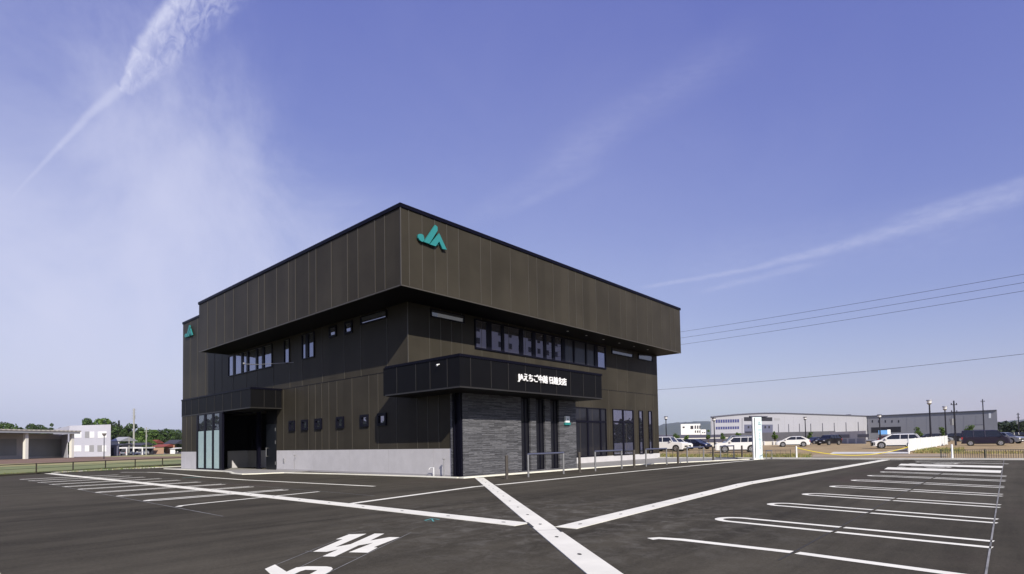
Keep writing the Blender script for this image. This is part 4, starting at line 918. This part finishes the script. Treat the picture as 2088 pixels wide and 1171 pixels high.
# white house with dark windows
HA = AT(1389, HZ(1389), 150); HB = AT(1429, HZ(1429), 150)
t = thing('white_house', 'white flat-roofed house with dark windows left of the factory', 'house'); wm = mat('white_wall', (.68, .68, .68), .7)
b = MB(); block(b, HA, HB, 10, 0, onface(HA, HB, 1389, 865, 0).z, onface(HA, HB, 1389, 865, 0).z); b.build('wall', wm, t, fix=True)
for x0, y0, x1, y1 in ((1392, 870, 1396, 873), (1408, 868.5, 1413.5, 875), (1416.5, 868, 1419, 874.5), (1421.5, 868, 1424, 874.5), (1426, 868, 1428, 874.5), (1417, 878, 1419, 882.5), (1421.5, 878, 1424, 882.5), (1426, 878, 1427.5, 882.5)): facequad('window', dk, HA, HB, x0, y0, x1, y1, t)
HC = AT(1430, HZ(1430), 152); HD = AT(1440, HZ(1440), 152)
b = MB(); block(b, HC, HD, 8, 0, onface(HC, HD, 1435, 876, 0).z, onface(HC, HD, 1435, 876, 0).z); b.build('annex', wm, t, fix=True)
facequad('window', dk, HC, HD, 1432, 881, 1434, 883.5, t); facequad('window', dk, HC, HD, 1436, 881, 1438, 883.5, t)
# dark hedge-like long sheds and carport
A = AT(1338, HZ(1338), 128); B = AT(1478, HZ(1478), 132)
t = thing('long_shed', 'long low dark blue-grey shed roof behind the parked cars', 'shed'); b = MB(); rb = mat('dark_blue_roof', (.05, .05, .085), .6, var=.15, vscale=.2)
z = AT(1400, 886, 128).z; block(b, A, B, 8, 0, z, z-.15); b.build('wall', rb, t, fix=True)
b = MB(); P0 = AT(1338, 895.8, 124); P1 = AT(1478, 893.2, 127); b.bar(P0, P1, 3, .18); b.build('canopy', conc, t)
t = thing('dark_fence_wall', 'low dark slatted wall before the factory right of the sign pillar', 'wall'); A = AT(1470, HZ(1470), 140); B = AT(1704, HZ(1704), 150)
b = MB(); z = AT(1650, 879.8, 147).z; block(b, A, B, 1, 0, z-.25, z); b.build('wall', mat('dark_grey_wall', (.07, .07, .085), .8, var=.15, vscale=.5), t, fix=True)
t = thing('boundary_wall', 'low pale cream boundary wall behind the parked cars', 'wall'); A = AT(1418, HZ(1418), 98); B = AT(1592, HZ(1592), 104)
b = MB(); z = .95; block(b, A, B, .2, 0, z, z); b.build('wall', mat('cream_wall', (.50, .48, .43), .8, var=.08, vscale=.6), t, fix=True)
for i in range(10): p = A.lerp(B, i/9); b = MB(); b.box(p.x-.1, p.x+.1, p.y-.4, p.y-.2, 0, 1.0); b.build('post', wm, t)
A = AT(1692, HZ(1692), 112); B = AT(1766, HZ(1766), 98)
t = thing('prefab_hut', 'long cream prefabricated hut with rounded grey grilles', 'hut'); cm = mat('cream_panel', (.58, .56, .50), .7, var=.06, vscale=.8)
zz = AT(1766, 878.5, 98).z
b = MB(); block(b, A, B, 3, 0, zz, zz); b.build('wall', cm, t, fix=True)
gm_ = mat('grey_grille', (.16, .16, .17), .6)
for x0, x1, y0 in ((1707, 1732, 886.3), (1749, 1776-3, 885.5)): facequad('grille', gm_, A, B, x0, y0, x1, y0+6.6, t)
for x0, x1, y0 in ((1706, 1726, 895), (1731, 1743, 895), (1748, 1764, 894)): facequad('lower_grille', mat('pale_grille', (.30, .30, .30), .6), A, B, x0, y0, x1, y0+9, t)
b = MB(); p = AT(1801, HZ(1801), 112); z = AT(1801, 877.5, 112).z; z2 = AT(1801, 886, 112).z
t = thing('blue_banner', 'light blue banner with white end behind the white estate car', 'banner', (p.x, p.y, 0), YAW)
b.box(0, .1, -.9, .9, z2, z); b.build('cloth', mat('banner_blue', (.10, .28, .60), .6), t); b = MB(); b.box(0, .1, -1.5, -.9, z2, z+.1); b.build('cloth_end', whitep, t)
for y in (-1.45, .85): b = MB(); b.tube((.05, y, 0), (.05, y, z), .04); b.build('pole', steel, t)
# left side: open shed with white columns
SA = G(-160, 942.5); SB = G(147, 933.2); SC0 = SA
t = thing('storage_shed', 'long open-fronted shed with corrugated roof and white columns on the left', 'shed')
d = (SB-SA); d.z = 0; L_ = d.length; d.normalize(); n = Vector((-d.y, d.x, 0)); n = n if n.dot(SA-CAM) > 0 else -n
dd = (SB-CAM).dot(fw); H = AT(147, 882, dd).z
cream = mat('shed_cream', (.40, .38, .35), .8, var=.06, vscale=.3); wc = mat('column_white', (.66, .65, .60), .7)
back = n*5.0
def IP(px, off):
    r_ = ray(px, 930); r_.z = 0; c0 = Vector((CAM.x, CAM.y, 0)); return c0 + r_*(n.dot(SA+n*off-c0)/n.dot(r_))
b = MB(); a_ = SA+back; c_ = IP(125.5, 5.0); b.sheet([(a_.x, a_.y, 0), (c_.x, c_.y, 0), (c_.x, c_.y, H-.3), (a_.x, a_.y, H-.3)], n*8); b.build('wall', cream, t, fix=True)
b = MB(); e0 = SA-d*1-n*1.2; e1 = SB+d*.9-n*1.2
b.sheet([(e0.x, e0.y, H-.35), (e1.x, e1.y, H-.35), (e1.x, e1.y, H+.0), (e0.x, e0.y, H+.0)], n*.3); b.build('eaves_beam', mat('grey_beam', (.27, .28, .30), .6), t, fix=True)
b = MB(); nr = int((L_+2)/1.05)
for i in range(nr+1):
    p = e0+d*(i*(L_+1.9)/nr); q = p+n*15; b.bar((p.x, p.y, H+.28), (q.x, q.y, H+.65), .55, .34, 0)
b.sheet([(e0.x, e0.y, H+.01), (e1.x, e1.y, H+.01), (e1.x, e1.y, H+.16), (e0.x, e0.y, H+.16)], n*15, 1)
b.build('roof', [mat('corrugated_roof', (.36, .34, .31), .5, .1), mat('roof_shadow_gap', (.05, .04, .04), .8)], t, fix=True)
for px in (-50, 52, 146):
    r_ = ray(px, 930); r_.z = 0; tt = n.dot(SA-Vector((CAM.x, CAM.y, 0)))/n.dot(r_); p = Vector((CAM.x, CAM.y, 0))+r_*tt
    b = MB(); b.box(-.33, .33, -.33, .33, 0, H-.35); o = b.build('column', wc, t); o.location = p; o.rotation_euler = (0, 0, math.atan2(d.y, d.x))
for k, (x0, x1) in enumerate(((-95, 33), (57, 125))):
    facequad('roller_shutter', mat('shutter_green_grey', (.22, .225, .215), .6, var=.05, vscale=.4), SA+back, SB+back, x0, 895.5, x1, 930.5, t, .1, .1)
b = MB(); p = IP(125.5, 5.0); q = IP(138, .3)
b.sheet([(p.x, p.y, 0), (q.x, q.y, 0), (q.x, q.y, H-.4), (p.x, p.y, H-.4)], n*.2); b.build('end_wall', mat('lavender_wall', (.42, .42, .47), .8), t, fix=True)
park('hatch', pk, 'black saloon standing under the roof of the open shed at the left edge', 'car', -2, 936.3, False, 0, 1.0, 'cars on the left')
bpy.data.objects['parked_car'] if 'parked_car' in bpy.data.objects else None
# white two-storey block
WA = G(140, 934); WA = AT(141, HZ(141), 150); WB = AT(225.5, HZ(225), 147)
t = thing('white_block', 'plain white two-storey block with shuttered windows beside the open shed', 'building')
z = onface(WA, WB, 200, 866.5, 0).z; lw = mat('white_render', (.50, .50, .56), .7, var=.04, vscale=.15)
b = MB(); block(b, WA, WB, 14, 0, z, z); b.build('wall', lw, t, fix=True)
wp_ = mat('shutter_white', (.80, .80, .80), .5); gp_ = mat('grey_louvre', (.30, .30, .31), .6)
for x0, y0, x1, y1, m_ in ((151.5, 880.5, 166, 893, wp_), (173.5, 880, 182.5, 893, gp_), (183, 880.5, 192, 893, wp_), (199.8, 880, 217, 893, wp_), (151.5, 908.5, 165.5, 921, wp_), (173.5, 908.5, 182, 921, wp_), (182.5, 908, 191.7, 921, gp_), (199, 908, 208, 921, gp_), (208.5, 908.5, 216.5, 921, wp_)): facequad('window', m_, WA, WB, x0, y0, x1, y1, t)
AA = AT(108, HZ(108), 158); b = MB(); z2 = AT(110, 876, 158).z
b.sheet([(WA.x, WA.y, 4), (AA.x, AA.y, 4), (AA.x, AA.y, z2), (WA.x, WA.y, z)], Vector((WA.x-CAM.x, WA.y-CAM.y, 0)).normalized()*8); b.build('side_wing', lw, t, fix=True)
# low pieces right of it
def gable(label, x0, x1, yb, ye, yr, dep, wallm, roofm, cat='house', name='house', over=.4, wins=()):
    a = AT(x0, HZ(x0), dep); c = AT(x1, HZ(x1), dep); a.z = c.z = 0; t = thing(name, label, cat)
    ze = AT((x0+x1)/2, ye, dep).z; zr = AT((x0+x1)/2, yr, dep).z; d = (c-a).normalized(); n = Vector((-d.y, d.x, 0)); n = n if n.dot(a-CAM) > 0 else -n; w_ = 7
    b = MB(); block(b, a, c, w_, 0, ze, ze); b.build('wall', wallm, t, fix=True)
    a1 = a-d*over; c1 = c+d*over; b = MB()
    f0 = a1-n*over; b1 = c1-n*over
    b.sheet([Vector((f0.x, f0.y, ze-.1)), Vector(((a1+n*w_/2).x, (a1+n*w_/2).y, zr)), Vector(((a1+n*(w_+over)).x, (a1+n*(w_+over)).y, ze-.1))], c1-a1)
    b.build('roof', roofm, t, fix=True)
    for q in wins: facequad('window', dk, a, c, *q, t)
    return t
brickr = mat('red_tin_roof', (.22, .05, .03), .6, var=.2, vscale=.4); tan = mat('tan_wall', (.34, .22, .15), .8); dkr = mat('dark_tile_roof', (.045, .045, .055), .6); palew = MATS['white_wall']
gable('small white gabled building right of the white block', 226, 243, 928, 899, 891, 160, palew, mat('grey_tin', (.35, .36, .38), .5), 'building', 'gabled_building')
gable('dark low garage between the white block and the carports', 226, 240, 928, 908, 905, 152, mat('lavender_dark', (.12, .12, .18), .7), dkr, 'garage', 'garage', .3, ((227, 913, 232, 929),))
gable('brown house with tan walls and dark gabled roof in the distance left', 337, 356, 925, 905, 897, 210, tan, dkr, 'house', 'house', .6, ((344.5, 903.8, 350, 909.5),))
gable('small white shed in front of the tan house', 347, 357, 923, 915, 913, 190, palew, conc, 'shed', 'small_shed')
gable('low brown house with red tin roof', 311, 334, 925, 911, 906, 205, tan, brickr)
gable('house with rust red roof half hidden by trees', 296, 311, 925, 904, 897, 230, tan, brickr)
gable('pale distant house beyond the tan one', 354, 366, 915, 892, 887, 320, palew, dkr)
for i, (x0, x1, lb) in enumerate(((241, 258, 'open carport with a parked car left of the tallest utility pole'), (272, 290, 'open carport right of the tallest utility pole'))):
    a = AT(x0, HZ(x0), 172); c = AT(x1, HZ(x1), 172); a.z = c.z = 0; t = thing('carport', lb, 'carport', group='carports')
    z = AT(x0, 913, 172).z; d = (c-a).normalized(); n = Vector((-d.y, d.x, 0)); n = n if n.dot(a-CAM) > 0 else -n
    b = MB(); b.sheet([(a.x, a.y, z-.3), (c.x, c.y, z-.3), (c.x, c.y, z+.1), (a.x, a.y, z+.1)], n*6); b.build('roof', palew, t, fix=True)
    b = MB(); q = a+n*5; r2 = c+n*5; b.sheet([(q.x, q.y, 0), (r2.x, r2.y, 0), (r2.x, r2.y, z), (q.x, q.y, z)], n*.3); b.build('back_wall', dk, t, fix=True)
    for v in (a, c): b = MB(); b.box(v.x-.15, v.x+.15, v.y-.15, v.y+.15, 0, z); b.build('post', palew, t)
    m_ = (a+c)/2+n*2
    make_car('hatch', ps if i == 0 else pw, ['silver car inside the left carport', 'white car inside the right carport'][i], 'car', (m_.x, m_.y, 0), facing(m_, bool(i), 60), 1., 'cars in the carports')
gable('wide low house with dark roof behind the carports', 248, 288, 925, 908, 903, 195, dkr, dkr)
# apartment block across the road, behind the camera: seen as a reflection in the upper windows
t = thing('apartment_block', 'white nine-storey apartment block across the road, mirrored in the upper windows', 'apartment block'); b = MB(); b.box(80, 118, -92, -76, 0, 36); b.build('wall', mat('apartment_white', (.62, .62, .62), .8), t)
for k in range(11):
    b = MB()
    for i in range(9): x = 82+i*4.0; b.box(x, x+1.3, -76.01, -75.93, 2+3.1*k, 3.5+3.1*k); 
    b.build('window_row', dk, t)

# ------------------------------------------------------------------ trees and hills
def crown(mb, c, rx, rz, n, leaf, seed, conif=False):
    rnd = random.Random(seed); lobes = []
    for _ in range(9 if not conif else 1):
        a = rnd.uniform(0, 6.28); lobes.append((c[0]+math.cos(a)*rx*rnd.uniform(.1, .62), c[1]+math.sin(a)*rx*rnd.uniform(.1, .62), c[2]+rz*rnd.uniform(-.5, .62), rx*rnd.uniform(.3, .55), rnd.random()))
    for i in range(n):
        if conif:
            f = rnd.random()**.8; rr = rx*(1-f)*.9+.12*rx; a = rnd.uniform(0, 6.28); q = rr*rnd.uniform(.5, 1)*(1+.25*math.sin(f*26)); p = Vector((c[0]+q*math.cos(a), c[1]+q*math.sin(a), c[2]-rz+2*rz*f)); mi = rnd.choice((0, 0, 1))
        else:
            l = lobes[rnd.randrange(len(lobes))]; v = Vector((rnd.gauss(0, 1), rnd.gauss(0, 1), rnd.gauss(0, 1))).normalized()*(l[3]*rnd.uniform(.7, 1.08)); p = Vector((l[0]+v.x, l[1]+v.y, l[2]+v.z*.85)); mi = 1 if l[4] > .45 else 0
            if rnd.random() < .2: mi = 1-mi
        s = leaf*rnd.uniform(.6, 1.4); u = Vector((rnd.gauss(0, 1), rnd.gauss(0, 1), rnd.gauss(0, .6))).normalized(); w_ = u.cross(Vector((rnd.gauss(0, 1), rnd.gauss(0, 1), rnd.gauss(0, 1)))).normalized()
        mb.add([p-u*s, p+w_*s*.7, p+u*s, p-w_*s*.7], [(0, 1, 2, 3)], mi)
def tree(px, yb, yt, wpx, dep, kind, label, seed, cat='tree', base=None):
    p = AT(px, HZ(px), dep); zt = AT(px, yt, dep).z; zb_ = 0 if base is None else base; wm_ = wpx/F*dep*1.0
    t = thing({'c': 'conifer_tree', 'd': 'broadleaf_tree', 'g': 'broadleaf_tree', 's': 'young_tree'}[kind], label, cat, (p.x, p.y, zb_), 0, None)
    H_ = zt-zb_; trunk_h = H_*(.25 if kind != 'c' else .9)
    b = MB(); b.tube((0, 0, 0), (0, 0, trunk_h), H_*.022+.03, H_*.012+.02, 7)
    if kind != 'c':
        for k in range(4): a = k*1.7+seed; b.tube((0, 0, trunk_h*.85), (math.cos(a)*wm_*.25, math.sin(a)*wm_*.25, H_*.6), H_*.012, H_*.005, 5)
    b.build('trunk', bark, t)
    b = MB(); lo = .16 if kind != 's' else .3
    crown(b, (0, 0, H_*(1+lo)/2), wm_/2, H_*(1-lo)/2, 1500 if dep > 120 else 900, max(.09, wm_*.045), seed, kind == 'c')
    zm = sorted(v[2] for v in b.v)[-12]; lo_ = H_*lo; b.v = [(x_, y_, lo_+(z_-lo_)*(H_-lo_)/(zm-lo_)) for x_, y_, z_ in b.v]
    b.build('crown', {'c': [leafs[3], leafs[0]], 'd': [leafs[0], leafs[1]], 'g': [leafs[1], leafs[2]], 's': [leafs[1], leafs[2]]}[kind], t)
    return t
TR = [(-12, 868, 34, 'd', 'dark tree at the very left edge above the shed roof'), (14, 861, 30, 'd', 'tallest dark tree above the left half of the shed roof'), (33, 866, 32, 'd', 'dark tree right of the tallest one above the shed roof'), (62, 864, 22, 'd', 'dark tree above the middle of the shed roof'), (74, 866, 20, 'd', 'round dark tree above the middle of the shed roof'), (93, 870, 12, 'd', 'small dark tree left of the pair above the shed'), (104, 863.5, 14, 'd', 'narrow dark tree just left of the white side wing'),
      (170, 852, 26, 'd', 'tall dark tree rising behind the white block'), (184, 857, 20, 'd', 'dark tree behind the middle of the white block'), (207, 853, 36, 'g', 'light green leafy tree behind the right of the white block'), (221, 858, 24, 'd', 'dark tree at the right corner of the white block'), (242, 857.5, 14, 'c', 'pointed conifer between white block and tallest pole'), (232, 866, 26, 'd', 'dark bushy tree below the pointed conifer'), (252, 870, 26, 'd', 'dark tree left of the tallest utility pole'), (266, 864, 24, 'd', 'tall dark tree just behind the tallest utility pole'),
      (284, 872, 26, 'd', 'dark tree right of the tallest utility pole'), (297, 876, 30, 'g', 'bright green tree behind the slim utility pole'), (316, 877, 30, 'g', 'bright green tree above the low red roofed house'), (330, 876, 26, 'd', 'dark tree above the tan house'), (344, 874, 22, 'd', 'dark tree behind the tan house roof'), (355, 876, 20, 'd', 'dark tree near the left edge of the bronze building'), (371, 884, 18, 'd', 'dark tree touching the left edge of the bronze building'),
      (306, 893, 22, 'g', 'low bright green tree between the poles and the red roofs'), (288, 897, 20, 'g', 'low green tree behind the right carport'), (364, 905, 16, 'g', 'low green bush beside the tan house')]
for i, (px, yt, wp, kd, lb) in enumerate(TR):
    tree(px, 0, yt, wp*1.25, 250 if i < 22 else 215, kd, lb, i+1)
for i, (px, yt, wp, lb) in enumerate([(1379, 884, 16, 'young green tree left of the white house'), (1444, 877, 10, 'dark green tree between the white house and the factory'), (1474, 883, 10, 'young green tree in front of the factory left end'), (1507, 882, 12, 'young green tree left of the sign pillar'), (1580, 880, 12, 'young green tree just right of the sign pillar'), (1652, 881, 12, 'young green tree above the white hatchback'),
        (1872, 871, 16, 'young leafy tree left of the tallest lamp post'), (1923, 871, 12, 'young leafy tree between the two tall lamp posts'), (1977, 867, 20, 'leafy bush above the roof of the plum minivan'), (1400, 888, 12, 'small green shrub below the white house')]):
    tree(px, 0, yt, wp*1.1, 118 if px < 1800 else 100, 's', lb, 60+i)
b = MB(); rnd = random.Random(5)
for i in range(5200):
    px = rnd.uniform(2036, 2150); dep = rnd.uniform(215, 260); p = AT(px, HZ(px), dep); zt = AT(px, 863.5-rnd.uniform(0, 2.5)-(1.5*math.sin(px*.35)), dep).z; z = zt*(rnd.random()**.6)
    s = rnd.uniform(.3, .8); u = Vector((rnd.gauss(0, 1), rnd.gauss(0, 1), rnd.gauss(0, 1))).normalized()*s; v = u.cross(Vector((rnd.gauss(0, 1), rnd.gauss(0, 1), rnd.gauss(0, 1)))).normalized()*s
    q = Vector((p.x, p.y, z)); b.add([q-u, q+v, q+u, q-v], [(0, 1, 2, 3)], rnd.choice((0, 0, 1)))
tag(b.build('far_wood', [leafs[3], leafs[0]]), kind='stuff')
b = MB()
for i in range(9000):
    px = rnd.uniform(-80, 378); dep = rnd.uniform(262, 300); p = AT(px, HZ(px), dep); yt = 884+3*math.sin(px*.06)+2*math.sin(px*.21) if px > 225 else 876.5+3*math.sin(px*.13)+1.5*math.sin(px*.4)
    zt = AT(px, yt, dep).z; z = zt*(rnd.random()**.7); s = rnd.uniform(.5, 1.1)
    u = Vector((rnd.gauss(0, 1), rnd.gauss(0, 1), rnd.gauss(0, 1))).normalized()*s; v = u.cross(Vector((rnd.gauss(0, 1), rnd.gauss(0, 1), rnd.gauss(0, 1)))).normalized()*s
    q = Vector((p.x, p.y, z)); b.add([q-u, q+v, q+u, q-v], [(0, 1, 2, 3)], rnd.choice((0, 0, 1)))
tag(b.build('far_wood', [leafs[0], leafs[1]]), kind='stuff')
b = MB()
for (n_, x0, x1, y0, y1, hh) in ((7000, 60, 240, -72, -62, 6.8), (7000, -160, -28, 128, 140, 9.5)):
    for i in range(n_):
        x = rnd.uniform(x0, x1); q = Vector((x, rnd.uniform(y0, y1), (hh+1.2*math.sin(x*.23)+.8*math.sin(x*.71))*(rnd.random()**.7))); s = rnd.uniform(.35, .9)
        u = Vector((rnd.gauss(0, 1), rnd.gauss(0, 1), rnd.gauss(0, 1))).normalized()*s; v = u.cross(Vector((rnd.gauss(0, 1), rnd.gauss(0, 1), rnd.gauss(0, 1)))).normalized()*s
        b.add([q-u, q+v, q+u, q-v], [(0, 1, 2, 3)], rnd.choice((0, 0, 1)))
tag(b.build('far_wood', [leafs[3], leafs[0]]), kind='stuff')
# hills
def hills(prof, dep, thick=900):
    b = MB(); top = [AT(x, y, dep) for x, y in prof]
    for p, q in zip(top, top[1:]):
        for k, (z0, z1, o0, o1) in enumerate(((0, .45, 0, .35), (.45, .8, .35, .6), (.8, 1, .6, 1.))):
            P = []
            for v, zf, of in ((p, z0, o0), (q, z0, o0), (q, z1, o1), (p, z1, o1)):
                dv = Vector((v.x-CAM.x, v.y-CAM.y, 0)).normalized()*thick*(of-1); P.append((v.x+dv.x, v.y+dv.y, v.z*zf-.5))
            b.add(P, [(0, 1, 2, 3)])
    return struct(b.build('hills', hillm))
hl = []
x = 1200
while x < 2300:
    if x < 1345: y = 868
    elif x < 1400: y = 866-5*math.sin((x-1345)/55*1.6)
    elif x < 1470: y = 861-2*math.sin((x-1400)/22)
    elif x < 2030: y = 866+.004*(x-1470)
    else: y = 861-9*(x-2030)/90
    hl.append((x, y+.5*math.sin(x*.3))); x += 9
hills(hl, 9000, 1500)
hills([(x, 877+1.2*math.sin(x*.05)) for x in range(-300, 700, 12)], 9500, 1500)

# ------------------------------------------------------------------ haze
import os
b = MB(); b.box(-11500, 11500, -11500, 11500, -1.2, 520)
hz = b.build('haze', mat('haze_surface', (1, 1, 1))); hm = bpy.data.materials.new('haze'); hm.use_nodes = True; ht = hm.node_tree; ht.nodes.clear()
pv = nd(ht, 'ShaderNodeVolumePrincipled'); pv.inputs['Color'].default_value = (.78, .85, 1.0, 1); pv.inputs['Density'].default_value = 5e-5; pv.inputs['Anisotropy'].default_value = .2
ho = nd(ht, 'ShaderNodeOutputMaterial'); ht.links.new(pv.outputs[0], ho.inputs['Volume'])
hz.data.materials.clear(); hz.data.materials.append(hm); tag(hz, kind='stuff')
